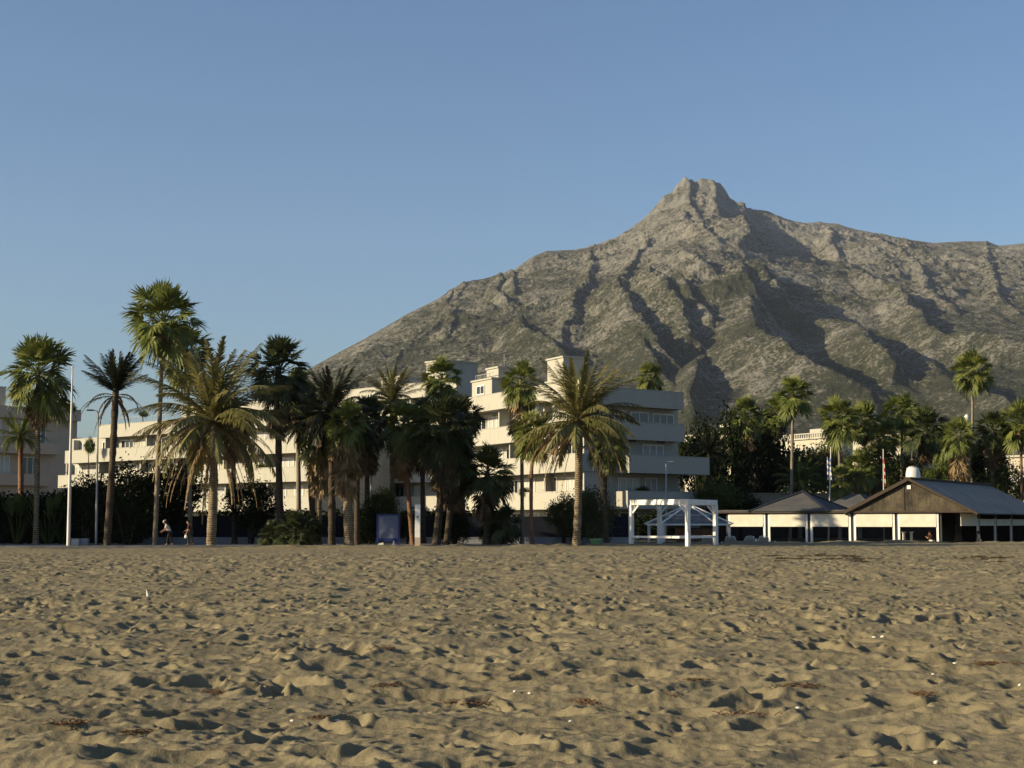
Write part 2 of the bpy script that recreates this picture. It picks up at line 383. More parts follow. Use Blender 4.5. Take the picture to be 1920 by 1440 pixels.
q = n.new('ShaderNodeMix'); q.data_type = 'FLOAT'; q.inputs[0].default_value = .5; l.new(n1.outputs['Fac'], q.inputs[2]); l.new(n2.outputs['Fac'], q.inputs[3])
gr = n.new('ShaderNodeMath'); gr.operation = 'MULTIPLY_ADD'; l.new(n3.outputs['Fac'], gr.inputs[0]); gr.inputs[1].default_value = .55; gr.inputs[2].default_value = -.275
sm_ = n.new('ShaderNodeMath'); sm_.operation = 'ADD'; l.new(gr.outputs[0], sm_.inputs[0]); l.new(q.outputs[0], sm_.inputs[1]); l.new(sm_.outputs[0], r.inputs[0])
# dark flecks of dried weed and shell grit
fl = noise(n, l, p, 3.2, 7, .8); rf = ramp(n, [(.60, (0, 0, 0)), (.70, (1, 1, 1))]); l.new(fl.outputs['Fac'], rf.inputs[0])
mx = n.new('ShaderNodeMix'); mx.data_type = 'RGBA'; l.new(rf.outputs[0], mx.inputs[0]); l.new(r.outputs[0], mx.inputs[6]); mx.inputs[7].default_value = (.13, .095, .055, 1)
l.new(mx.outputs[2], b.inputs['Base Color']); b.inputs['Roughness'].default_value = .95; b.inputs['Specular IOR Level'].default_value = .15
bp = n.new('ShaderNodeBump'); bp.inputs['Distance'].default_value = .035; bp.inputs['Strength'].default_value = .7
ad = n.new('ShaderNodeMath'); ad.operation = 'MULTIPLY_ADD'; l.new(n3.outputs['Fac'], ad.inputs[0]); ad.inputs[1].default_value = .25; l.new(n2.outputs['Fac'], ad.inputs[2])
l.new(ad.outputs[0], bp.inputs['Height']); l.new(bp.outputs[0], b.inputs['Normal'])
tag(grid_mesh('beach', SX, SY, SH, m), 'trampled pale brown beach sand pitted with footprints', 'beach', kind='structure')
def sand_z(x, y):
    i = min(max(int(np.searchsorted(yr, y)), 0), NR - 1); hw = yr[i] * .46 + 5
    j = min(max(int(round((x / hw * .5 + .5) * (NC - 1))), 0), NC - 1); return float(SH[i, j])
# the beach goes on to the sides and behind, lower detail
sb = MB()
for x0, x1, y0, y1 in ((-400, -75, -60, 95), (75, 400, -60, 125), (-75, 75, -60, -25)): sb.face([(x0, y0, -.10), (x1, y0, -.10), (x1, y1, -.10), (x0, y1, -.10)])
tag(sb.build('beach_flat', m), kind='structure')
gx_, gy_ = np.meshgrid(np.arange(-75.5, 75.6, .24), np.arange(-25.5, 108, .26))
ins = sstep(.3, -1.2, np.abs(gx_) - (gy_ * .46 + 5)) * sstep(5.6, 7.6, gy_)
gz_ = .085 * fbm(gx_ / 3.2, gy_ / 2.6, 2, 3) + .07 * ridged(gx_ / 1.3, gy_ / 1.1, 3, 9) + .05 * ridged(gx_ / .7, gy_ / .65, 2, 19) + .16 * fbm(gx_ / 11, gy_ / 9, 2, 27)
gz_ = gz_ * (.42 + .58 * sstep(yedge(gx_) - 1, yedge(gx_) - 45, gy_)) + .01 - .45 * ins; gz_ = np.where(gy_ > yedge(gx_) - .6, -.9, gz_)
tag(grid_mesh('beach_side', gx_, gy_, gz_, m), kind='structure')
# promenade slab and garden ground
paving = simple('promenade_paving', (.34, .31, .27), (.26, .24, .21), 1.5, .85, .004, 6)
pr = MB(); xs = [-160, -90, -60, -30, -19, -8, 0, 6, 9]
pr.prism([(x, float(yedge(x)) + .2) for x in xs] + [(15, 124), (-160, 124)], -.9, .06)
tag(pr.build('promenade', paving), kind='structure')
gs = simple('garden_soil', (.060, .062, .028), (.09, .075, .045), .8, .95, .03, 4)
ga = MB(); ga.prism([(-250, 124.01), (14, 124.01), (14, 152), (60, 152), (300, 152), (300, 700), (-250, 700)], -.9, .10)
tag(ga.build('garden_ground', gs), kind='structure')
# ------------------------------------------------------------------ building materials
def stucco(name, c, dirt=.82):
    m, n, l, b = newmat(name)
    p = pos(n, l); p2 = pos(n, l, (1.2, 1.2, .12))
    t = noise(n, l, p, .35, 5, .6); t2 = noise(n, l, p2, 1.6, 5, .65)
    mm = n.new('ShaderNodeMath'); mm.operation = 'ADD'; l.new(t.outputs['Fac'], mm.inputs[0]); l.new(t2.outputs['Fac'], mm.inputs[1])
    r = ramp(n, [(.62, tuple(x * dirt for x in c)), (.95, c), (1.35, c)]); r.color_ramp.elements[-1].position = 1.0
    l.new(mm.outputs[0], r.inputs[0]); l.new(r.outputs[0], b.inputs['Base Color'])
    b.inputs['Roughness'].default_value = .85; b.inputs['Specular IOR Level'].default_value = .25
    t3 = noise(n, l, p, 14, 3); bp = n.new('ShaderNodeBump'); bp.inputs['Distance'].default_value = .01; bp.inputs['Strength'].default_value = .5
    l.new(t3.outputs['Fac'], bp.inputs['Height']); l.new(bp.outputs[0], b.inputs['Normal'])
    return m
M_WHITE = stucco('white_stucco', (.37, .355, .30)); M_GREYWALL = stucco('pale_grey_stucco', (.44, .35, .265)); M_CREAM = stucco('cream_stucco', (.42, .385, .30))
M_BEIGE = stucco('beige_stucco', (.30, .26, .19), .75)
M_FRAME = simple('white_window_frame', (.75, .75, .72), rough=.4)
def glassmat(name, c, rough=.08):
    m, n, l, b = newmat(name); b.inputs['Base Color'].default_value = (*c, 1); b.inputs['Roughness'].default_value = rough; b.inputs['Specular IOR Level'].default_value = .6; return m
M_GLASS = glassmat('dark_window_glass', (.02, .024, .028)); M_CURT = simple('curtained_window_pane', (.50, .50, .45), (.34, .34, .31), 3, .25, stretch=(3, 3, .1)); M_SHUT = simple('grey_roller_shutter', (.36, .35, .33), rough=.5)
M_WOOD = simple('white_painted_wood', (.80, .785, .74), (.70, .68, .63), 2.5, .55, .003, 8)
M_DARKMETAL = simple('dark_metal', (.035, .036, .04), rough=.45)
M_GREYMETAL = simple('grey_galvanised_metal', (.30, .31, .32), (.24, .25, .26), 4, .45)
M_ROOFTILE = simple('flat_roof_gravel', (.30, .28, .25), rough=.9)

class Fr:
    """facade frame: s along the facade, d outward, z up"""
    def __init__(s, p0, p1, flip=False):
        s.p = Vector((p0[0], p0[1])); t = Vector((p1[0] - p0[0], p1[1] - p0[1])); s.L = t.length; s.t = t / s.L
        s.n = Vector((s.t.y, -s.t.x))
    def pt(s, a, d, z):
        q = s.p + s.t * a + s.n * d; return (q.x, q.y, z)
    def box(s, mb, s0, s1, d0, d1, z0, z1, m=0):
        return mb.hexa([s.pt(s0, d1, z0), s.pt(s1, d1, z0), s.pt(s1, d0, z0), s.pt(s0, d0, z0), s.pt(s0, d1, z1), s.pt(s1, d1, z1), s.pt(s1, d0, z1), s.pt(s0, d0, z1)], m)
    def s_at(s, px):        # facade position seen at picture column px
        k = (px - 960) / F; return (k * s.p.y - s.p.x) / (s.t.x - k * s.t.y)

def window(root, fr, s0, s1, z0, z1, d, pane_m, bars=1):
    f = MB(); w = .09
    fr.box(f, s0, s0 + w, d, d + .07, z0, z1); fr.box(f, s1 - w, s1, d, d + .07, z0, z1)
    fr.box(f, s0 + w, s1 - w, d, d + .07, z0, z0 + w); fr.box(f, s0 + w, s1 - w, d, d + .07, z1 - w, z1)
    for k in range(bars):
        c = s0 + (s1 - s0) * (k + 1) / (bars + 1); fr.box(f, c - .045, c + .045, d, d + .06, z0 + w, z1 - w)
    o = f.build('window', M_FRAME, root, world=True)
    g = MB(); fr.box(g, s0 + w, s1 - w, d - .05, d + .025, z0 + w, z1 - w)
    po = link_mesh('pane', g.mesh('pane', pane_m, False, tuple(root.location)), o)
    return o
def balcony(root, fr, s0, s1, prot, rec, ztop, h=1.28, mat=None, name='balcony'):
    b = MB(); z0 = ztop - h - .22; t = .18
    fr.box(b, s0, s1, prot - t, prot, z0, ztop)
    if prot - t > -rec + .2:
        fr.box(b, s0, s0 + t, -rec + .003, prot - t, z0, ztop); fr.box(b, s1 - t, s1, -rec + .003, prot - t, z0, ztop)
        fr.box(b, s0 + t, s1 - t, -rec + .003, prot - t, z0 + .03, z0 + .25)
    # thin coping, a little proud
    fr.box(b, s0 - .03, s1 + .03, prot - t - .03, prot + .03, ztop, ztop + .05)
    return b.build(name, mat or M_WHITE, root, world=True)

def wing(root, fr, levels, rec=1.7, depth=12, ztop=None, mat=None, wins=None, seed=1, step=3.3, fins=True, ground=.1, wall=None, body=True):
    """levels: (parapet top, s0, s1, protrusion). The wall behind, fins between flats, a balcony and windows on every floor"""
    rr = random.Random(seed); mat = mat or M_WHITE
    lv = sorted(levels); top = ztop if ztop else lv[-1][0] - 1.25
    wmb = MB(); wa, wb = wall or (min(v[1] for v in lv), max(v[2] for v in lv) - .01)
    if body: fr.box(wmb, wa, wb, -depth, -rec, ground, top)
    for i, (z, s0, s1, pr) in enumerate(lv):
        nz = lv[i + 1][0] - 1.5 if i + 1 < len(lv) else None
        if nz and fins:
            n_ = max(1, round((s1 - s0) / 7.5))
            for k in range(n_ + 1):
                c = s0 + .25 + (s1 - s0 - .5) * k / n_
                pw_ = MB(); fr.box(pw_, c - .11, c + .11, -rec + .002, pr - .45 - (0 if k % 2 else .5), z - 1.2, nz + .02); pw_.build('partition_wall', mat, root, world=True)
    if wmb.f: wmb.build('wall', mat, root, world=True)
    for i, (z, s0, s1, pr) in enumerate(lv):
        balcony(root, fr, s0, s1, pr, rec, z, mat=mat)
        nz = lv[i + 1][0] - 1.5 if i + 1 < len(lv) else None
        if nz:
            s = s0 + 1.0
            s = max(s, wall[0] + .4) if wall else s
            while s < (min(s1, wall[1]) if wall else s1) - 2.6:
                w = rr.choice((1.5, 2.2, 2.6, 2.6)); 
                window(root, fr, s, s + w, z - 1.12, nz - .25 - rr.random() * .15, -rec, rr.choice((M_GLASS, M_CURT, M_CURT, M_SHUT, M_GLASS)), 1 if w < 2.5 else 2)
                s += w + .5 + rr.random() * 1.5
    # ground floor openings
    z, s0, s1, pr = lv[0]; s = s0 + 1.2
    if z > 3.2:
        while s < (min(s1, wall[1]) if wall else s1) - 3:
            window(root, fr, s, s + 2.2, ground + .1, min(z - 1.75, ground + 2.4), -rec, rr.choice((M_GLASS, M_CURT)), 1); s += 3.6
def cube_part(root, fr, s0, s1, d0, d1, z0, z1, name='roof_box', mat=None, cap=.12):
    b = MB(); fr.box(b, s0, s1, d0, d1, z0, z1)
    if cap: fr.box(b, s0 - cap, s1 + cap, d0 - cap, d1 + cap, z1, z1 + .16)
    return b.build(name, mat or M_WHITE, root, world=True)
def rail_part(root, fr, s0, s1, d, z, h=.9):
    b = MB(); fr.box(b, s0, s1, d - .03, d + .03, z + h - .05, z + h)
    k = s0
    while k <= s1: fr.box(b, k - .025, k + .025, d - .02, d + .02, z, z + h - .05); k += 1.1
    return b.build('railing', M_GREYMETAL, root, world=True)

# ---- corner block: lit flank to the left, shaded front to the right
A = (-5.8, 158.0); B = (5.7, 134.0)
ba = thing('apartment_building', 'white terraced apartment block with a sunlit flank and shaded front, behind the pergola', 'building', (5, 146, .1), 0, 'white apartment blocks')
fl = Fr(A, B); fq = Fr(B, (15.45, 142.4))
top = 13.05; topf = 13.6
wing(ba, fl, [(4.25, 1.5, fl.L, 0), (7.4, 4.5, fl.L, 0), (10.4, 1.0, fl.L, 0), (topf, 0, fl.L + 1.2, .15)], rec=1.7, depth=9, seed=4, body=False)
wing(ba, fq, [(4.25, 3.9, 13.6, 1.7), (7.3, 3.9, 13.9, 1.9), (10.2, 2.3, 12.0, .7), (top, 2.0, 11.9, .75)], rec=.55, depth=9, seed=9, fins=False, wall=(1.3, 12.5), body=False)
p1 = fl.pt(.2, -1.7, 0); p3 = fq.pt(12.5, -.55, 0); p4 = fq.pt(12.5, -9.5, 0); p5 = fl.pt(.2, -10.5, 0)
_d = Vector(fl.pt(1, -1.7, 0)) - Vector(fl.pt(0, -1.7, 0)); _e = Vector(fq.pt(1, -.55, 0)) - Vector(fq.pt(0, -.55, 0)); _w = Vector(fq.pt(0, -.55, 0)) - Vector(p1)
_k = (_w.x * _e.y - _w.y * _e.x) / (_d.x * _e.y - _d.y * _e.x); p2 = Vector(p1) + _d * _k
bw = MB(); bw.prism([(p1[0], p1[1]), (p2.x, p2.y), (p3[0], p3[1]), (p4[0], p4[1]), (p5[0], p5[1])], .1, top - 1.2); bw.build('wall', M_WHITE, ba, world=True)
# roof-level house and boxes
s0, s1 = fl.s_at(862), fl.s_at(899)
cube_part(ba, fl, s0, s1, -6.8, -1.3, top - 1.3, 15.35, 'penthouse')
window(ba, fl, s0 + 1.2, s0 + 3.0, 14.0, 14.9, -1.3, M_GLASS, 1)
sg2 = MB(); 
fe_ = Fr(fl.pt(s1, -1.3, 0)[:2], fl.pt(s1, -6.8, 0)[:2])
window(ba, fe_, 3.4, 5.0, 12.6, 14.7, .0, M_CURT, 1)
cube_part(ba, Fr((3.2, 149.5), (5.6, 144.5)), 0, 5.5, -5, 0, top - 1.3, 14.6, 'penthouse')
window(ba, Fr((3.2, 149.5), (5.6, 144.5)), 1.0, 4.2, 12.7, 14.1, .0, M_CURT, 2)
cube_part(ba, fl, s0 + 1.5, s0 + 4.2, -4.6, -2.2, 15.52, 16.5, 'roof_box')
cube_part(ba, Fr((3.4, 153), (4.8, 150.0)), 0, 3.4, -2.4, 0, top - 1.3, 17.1, 'roof_box')
rail_part(ba, fl, s0 + .2, s1 - .2, -1.6, 15.52, .5)
for _s, _z in ((6.2, 8.6), (9.8, 8.6), (6.0, 11.7), (9.4, 11.7)):
    v_ = MB(); fq.box(v_, _s, _s + .95, -.55, -.50, _z, _z + .14); v_.build('vent_slot', M_DARKMETAL, ba, world=True)

an = MB(); q_ = Vector(fl.pt(s0 + 3, -3.4, 16.5)); an.tube([q_, q_ + Vector((0, 0, 1.5))], .025, 5)
for _h in (.9, 1.15, 1.4): an.beam(q_ + Vector((-.3, 0, _h)), q_ + Vector((.3, 0, _h)), .02, .02)
an.build('antenna', M_GREYMETAL, ba, world=True)
# ---- long lit wing on the left
bl = thing('apartment_building', 'long cream white apartment wing with stepped balconies behind the tall date palm', 'building', (-36, 180, .1), 0, 'white apartment blocks')
fw = Fr((-54.5, 194.6), (-20, 162))
s178, s122, s112 = fw.s_at(178), fw.s_at(122), fw.s_at(110)
wing(bl, fw, [(4.3, s112 + .4, fw.L, 0), (7.3, s112, fw.L - .4, .0), (10.25, s122, fw.L, 0), (13.1, s178, fw.L - 3, -.3)], rec=1.8, depth=11, seed=12)
cube_part(bl, fw, fw.s_at(330), fw.s_at(470), -9, -3.2, 11.9, 14.6, 'penthouse')
cube_part(bl, fw, fw.s_at(270), fw.s_at(300), -8, -5, 11.9, 14.9, 'roof_box')
rail_part(bl, fw, fw.s_at(190), fw.s_at(320), -1.0, 13.1, .8)

# ---- middle wing between the two, partly hidden by palms
bm_ = thing('apartment_building', 'white apartment wing with roof boxes in the middle, mostly hidden by the dark palms', 'building', (-12, 172, .1), 0, 'white apartment blocks')
fm = Fr((-22.5, 181), (-6.3, 163.5))
wing(bm_, fm, [(4.3, 0, fm.L, 0), (7.3, 0, fm.L, 0), (10.25, 0, fm.L, 0), (13.2, 1, fm.L, 0), (16.3, 4, fm.L, -.8)], rec=1.7, depth=10, seed=21)
cube_part(bm_, fm, fm.s_at(660), fm.s_at(696), -8, -4, 15, 17.6, 'roof_box')
cube_part(bm_, fm, fm.s_at(764), fm.s_at(800), -7, -2.5, 15, 18.6, 'roof_box')

# ---- shaded block at the far left
bs = thing('apartment_building', 'shaded grey beige apartment block at the left edge behind the tallest hedge', 'building', (-66, 205, .1), 0, 'white apartment blocks')
fs = Fr((-80, 196), (-59.0, 219))
e = fs.s_at(146); e2 = fs.s_at(158); e3 = fs.s_at(104)
wing(bs, fs, [(8.0, 0, e3 - 1, .6), (12.2, 0, e3, 1.2), (16.9, 0, e, .6)], rec=.3, depth=14, seed=30, mat=M_GREYWALL, fins=False, ztop=15.6)
cube_part(bs, fs, e + .02, e2, -12, -.5, .1, 13.2, 'side_wing', M_GREYWALL, 0)
cube_part(bs, fs, fs.s_at(10), fs.s_at(30), -6, -3, 15.6, 19.6, 'chimney', M_WHITE, .1)
rail_part(bs, fs, fs.s_at(-20), fs.s_at(140), -.4, 16.9, .6)

# ---- houses further back on the right
def small_house(label, px0, px1, Y0, Y1, z, ztop, mat, storeys=2, seed=1, roofbox=True, balus=False, cat='house'):
    p0 = (GX(px0, Y0, 8), Y0); p1 = (GX(px1, Y1, 8), Y1); fr = Fr(p0, p1)
    h = thing('terraced_house', label, cat, ((p0[0] + p1[0]) / 2, (Y0 + Y1) / 2, z), 0, 'houses behind the restaurant'); rr = random.Random(seed)
    w = MB(); fr.box(w, 0, fr.L, -9, 0, z, ztop); w.build('wall', mat, h, world=True)
    r = MB(); fr.box(r, -.25, fr.L + .25, -9.2, .3, ztop, ztop + .25)
    if balus:
        k = 0
        while k < fr.L: fr.box(r, k, k + .22, .05, .2, ztop + .25, ztop + .8); k += .55
        fr.box(r, 0, fr.L, 0, .25, ztop + .8, ztop + .95)
    r.build('roof', M_WHITE, h, world=True)
    sh = (ztop - z) / storeys
    for q in range(storeys):
        s = .9
        while s < fr.L - 1.8:
            window(h, fr, s, s + 1.5, z + q * sh + .9, z + q * sh + min(sh - .5, 2.4), 0.0, rr.choice((M_GLASS, M_GLASS, M_CURT, M_SHUT)), 1); s += 2.6 + rr.random() * 1.6
        if q:
            b = MB(); fr.box(b, fr.L * .1, fr.L * .9, .004, 1.1, z + q * sh - .1, z + q * sh + .1); fr.box(b, fr.L * .1, fr.L * .9, 1.0, 1.12, z + q * sh + .1, z + q * sh + .95)
            b.build('balcony', mat, h, world=True)
    if roofbox:
        b = MB(); fr.box(b, fr.L * .55, fr.L * .8, -6, -2, ztop + .25, ztop + 1.7); b.build('roof_box', M_WHITE, h, world=True)
    return h
small_house('pale terrace house with flat white roof between the corner block and a dark tree', 1284, 1372, 262, 250, .1, 15.6, M_CREAM, 4, 3)
small_house('long pale house with a white roof balustrade behind the tall thin palm', 1432, 1560, 255, 240, .1, 14.3, M_CREAM, 4, 5, True, True)
small_house('beige house seen between the palm trunks behind the pyramid roof', 1600, 1690, 205, 198, .1, 12.4, M_CREAM, 3, 8, False)
small_house('low beige house behind the skirted palm and the white tank', 1690, 1790, 215, 210, .1, 10.2, M_BEIGE, 3, 9, False)
small_house('cream house at the right edge behind the dark trees', 1840, 1990, 200, 192, .1, 9.6, M_CREAM, 2, 10, True)
gw = thing('garden_wall', 'low beige garden wall behind the pyramid roof', 'wall', (GX(1510, 165), 165, .1))
MB().box(-14, 16, -.15, .15, 0, 4.4).box(-14.05, 16.05, -.2, .2, 4.4, 4.55).build('wall_panel', M_BEIGE, gw)
MB().prism([(8.0, .3), (11.3, .3), (11.3, -.0), (8.0, -.0)], 4.5, 5.0).build('coping', M_BEIGE, gw)
tw = MB(); a = GX(1556, 160, 3); b2 = GX(1590, 160, 3)
k = [(a, 160, .1), (b2, 160, .1), (b2, 160.3, .1), (a, 160.3, .1), (a + .6, 160, 6.4), (a + 1.1, 160, 6.4), (a + 1.1, 160.3, 6.4), (a + .6, 160.3, 6.4)]
tw.hexa(k); tag(tw.build('sloping_wall', M_WHITE), 'white sloping wall end standing beside the striped flag', 'wall')
# ------------------------------------------------------------------ beach restaurant (own frame: x along the front, y to the back)
Zf = -.75; C0 = (33.6, 126.2); RZ = math.atan2(-.50, .866)
M_MEMB = simple('grey_roof_membrane', (.080, .078, .074), (.055, .055, .056), 1.2, .8, .01, 3)  # grey membrane, darkened in colour for the shade on the roof
M_AWN = simple('cream_awning_canvas', (.62, .58, .48), (.54, .50, .41), 1.5, .8, .004, 5)
M_DARKWOOD = simple('dark_timber', (.05, .032, .020), (.03, .02, .013), 6, .7)
M_INT = simple('dim_interior_wall', (.035, .026, .02), (.022, .018, .015), 2, .8)  # darkness of the open interior painted into the wall colour
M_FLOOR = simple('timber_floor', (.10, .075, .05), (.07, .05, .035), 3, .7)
m, n, l, b = newmat('weathered_gable_boards'); M_GABLE = m
p = pos(n, l, (1, 1, 1), True); t = noise(n, l, p, .55, 6, .62); t2 = noise(n, l, pos(n, l, (9, 9, .5), True), 2.0, 4, .6)
mm = n.new('ShaderNodeMath'); mm.operation = 'MULTIPLY_ADD'; l.new(t2.outputs['Fac'], mm.inputs[0]); mm.inputs[1].default_value = .35; l.new(t.outputs['Fac'], mm.inputs[2])
r = ramp(n, [(.57, (.016, .013, .009)), (.70, (.06, .047, .028)), (.90, (.135, .108, .062))]); l.new(mm.outputs[0], r.inputs[0]); l.new(r.outputs[0], b.inputs['Base Color']); b.inputs['Roughness'].default_value = .9
M_CORR = simple('corrugated_roof_sheet', (.27, .26, .235), (.20, .195, .18), .8, .75, obj=True)
rest = thing('beach_restaurant', 'open fronted beach restaurant with a brown gable, grey roofs and cream awnings', 'restaurant', (*C0, Zf), RZ)
EV = 3.15          # eave height above its floor
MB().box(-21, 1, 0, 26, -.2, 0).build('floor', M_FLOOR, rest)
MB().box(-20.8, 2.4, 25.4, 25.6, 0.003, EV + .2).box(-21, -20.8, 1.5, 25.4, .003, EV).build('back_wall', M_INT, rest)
# posts: white pairs with a dark post between, along the front, then along the right side
FRONTX = [-17.9, -14.36, -10.7, -7.05, -3.45, .05]
for i, x in enumerate(FRONTX):
    q = MB(); q.box(x - .085, x + .085, .06, .24, .0, EV + .28); q.build('dark_post', M_DARKMETAL, rest)
    for sx_ in (-.21, .21):
        if i == 0 and sx_ < 0 or i == 5 and sx_ > 0: continue
        MB().box(x + sx_ - .085, x + sx_ + .085, -.05, .10, .0, EV - .1).build('white_post', M_WOOD, rest)
for a, bq in zip(FRONTX[:-1], FRONTX[1:]):
    w = MB(); w.box(a + .30, bq - .30, -.09, -.05, EV - 1.0, EV - .08); w.box(a + .30, bq - .30, -.11, -.03, EV - 1.13, EV - 1.0)
    w.build('awning', M_AWN, rest)
for k, y in enumerate((5.8, 11.6, 17.4, 23.2)):
    MB().box(1.5, 1.67, y - .1, y + .1, 0, EV).build('dark_post', M_DARKMETAL, rest)
    MB().box(1.52, 1.65, y - .34, y - .2, 0, EV - .45).build('white_post', M_WOOD, rest)
    y0 = .35 if k == 0 else y - 5.8 + .16
    w = MB(); w.box(1.55, 1.59, y0, y - .36, EV - .95, EV - .5 + (.42 if k == 0 else 0)); w.box(1.53, 1.61, y0, y - .36, EV - 1.05, EV - .95); w.build('awning', M_AWN, rest)
MB().box(-18.6, 2.6, -.32, -.14, EV - .02, EV + .12).box(2.42, 2.6, -.14, 24, EV + .0, EV + .12).build('eave_board', M_DARKWOOD, rest)
# gable
gx0, gx1, gc, gh = -7.1, 2.7, -2.3, 5.75
gb = MB(); gb.face([(gx0 + .4, -.2, EV + .12), (gx1 - .4, -.2, EV + .12), (gc, -.2, gh - .16)]); gb.face([(gx1 - .4, -.02, EV + .12), (gx0 + .4, -.02, EV + .12), (gc, -.02, gh - .16)])
gb.face([(gx0 + .4, -.02, EV + .12), (gx1 - .4, -.02, EV + .12), (gx1 - .4, -.2, EV + .12), (gx0 + .4, -.2, EV + .12)]); gb.build('gable', M_GABLE, rest)
# right slope: corrugated sheet with rounded waves, left slope: membrane
yb = 26.0
cs = MB(); nw = 150
dxs = gx1 + .35 - gc
for i in range(nw * 6):
    y0 = -.45 + (yb + .45) * i / (nw * 6); y1 = -.45 + (yb + .45) * (i + 1) / (nw * 6)
    w0 = .035 * math.sin(i / 6 * 2 * math.pi); w1 = .035 * math.sin((i + 1) / 6 * 2 * math.pi)
    zt, zb = gh + .06, gh + .06 - (gh - EV - .05) * dxs / (gx1 - gc)
    cs.face([(gc, y0, zt + w0), (gc + dxs, y0, zb + w0), (gc + dxs, y1, zb + w1), (gc, y1, zt + w1)])
    cs.face([(gc, y1, zt + w1 - .05), (gc + dxs, y1, zb + w1 - .05), (gc + dxs, y0, zb + w0 - .05), (gc, y0, zt + w0 - .05)])
cs.build('corrugated_roof', M_CORR, rest)
ls = MB(); dl = gc - gx0 + .4; zb = gh + .06 - (gh - EV - .05) * dl / (gc - gx0)
ls.hexa([(gc - dl, -.45, zb - .1), (gc - .002, -.45, gh - .04), (gc - .002, yb, gh - .04), (gc - dl, yb, zb - .1), (gc - dl, -.45, zb), (gc - .002, -.45, gh + .06), (gc - .002, yb, gh + .06), (gc - dl, yb, zb)]); ls.build('membrane_roof', M_MEMB, rest)
rb = MB(); 
rb.beam((gx0 - .5, -.5, EV - .02 + .02), (gc, -.5, gh + .05), .12, .26); rb.beam((gc, -.5, gh + .05), (gx1 + .4, -.5, EV - .12), .12, .2); rb.box(gc - .25, gc + .25, -.55, yb, gh + .10, gh + .2)
rb.build('verge_board', M_DARKWOOD, rest)
MB().box(gc - .16, gc + .14, -.26, -.2, gh - .75, gh - .45).build('gable_vent', M_FRAME, rest)
MB().box(gc - .5, gc - .38, -.26, -.2, EV + .1, gh - .35).build('gable_post', M_DARKWOOD, rest)
# pyramid roof on the left
px0, px1, py0, py1, ph = -15.9, -8.9, -.4, 6.6, 4.95
ap = ((px0 + px1) / 2 + .1, (py0 + py1) / 2, ph); c4 = [(px0, py0, EV + .13), (px1, py0, EV + .13), (px1, py1, EV + .13), (px0, py1, EV + .13)]
pm = MB()
for i in range(4): pm.face([c4[i], c4[(i + 1) % 4], ap])
pm.face(c4[::-1]); pm.build('pyramid_roof', M_MEMB, rest)
hb = MB()
for i in range(4): hb.beam(c4[i], (ap[0], ap[1], ap[2] + .05), .34, .06)
hb.build('hip_seam', M_DARKMETAL, rest)
ex = MB(); ex.box(-19, px0 - .01, -.1, 8, EV + .13, EV + .25); ex.box(px1 + .01, gx0 + .3, .2, 8, EV + .13, EV + .25); ex.hexa([(-13, 8, EV + .3), (-7.6, 8, EV + .3), (-7.6, 15, EV + .3), (-13, 15, EV + .3), (-10.6, 10.6, EV + 1.7), (-9.8, 10.6, EV + 1.7), (-9.8, 12, EV + 1.7), (-10.6, 12, EV + 1.7)]); ex.build('rear_roof', M_MEMB, rest)
# tables and chairs in the shade inside
def rest_local(x, y, z=0):
    c, s = math.cos(RZ), math.sin(RZ); return (C0[0] + x * c - y * s, C0[1] + x * s + y * c, Zf + z)
tt0 = thing('dining_table', 'dark dining table inside the shaded restaurant', 'table', rest_local(-2.5, 3.2), RZ, 'dining tables inside the restaurant')
MB().box(-.6, .6, -.4, .4, .72, .76).build('table_top', M_DARKWOOD, tt0)
for sx_ in (-.5, .5):
    for sy_ in (-.3, .3): MB().box(sx_ - .03, sx_ + .03, sy_ - .03, sy_ + .03, 0, .72).build('leg', M_DARKMETAL, tt0)
def dup(root, loc, rz, label=None):
    r_ = root.copy(); COL.objects.link(r_); r_.location = loc; r_.rotation_euler = (0, 0, rz)
    if label: r_['label'] = label
    for ch in list(root.children):
        c_ = ch.copy(); COL.objects.link(c_); c_.parent = r_
        for g_ in ch.children:
            d_ = g_.copy(); COL.objects.link(d_); d_.parent = c_
    return r_
for x, y in ((-6.3, 3.0), (-10, 3.5), (-13.6, 3.2), (-2.2, 7.5), (-1.6, 11.5)): dup(tt0, rest_local(x, y), RZ)
# round white flue / tank beside the ridge
tk = thing('flue', 'short round white metal flue standing behind the brown gable peak', 'flue', rest_local(-4.6, 9, 4.5))
f_ = MB(); f_.tube([(0, 0, 0), (0, 0, .9), (0, 0, 2.0), (0, 0, 2.5), (0, 0, 2.52)], [.62, .66, .60, .50, .40], 20); f_.build('flue_body', simple('white_enamel', (.62, .63, .60), rough=.4), tk, smooth=True)
MB().tube([(0, 0, 2.5), (0, 0, 2.62)], [.36, .36], 16).build('flue_cap', M_GREYMETAL, tk)

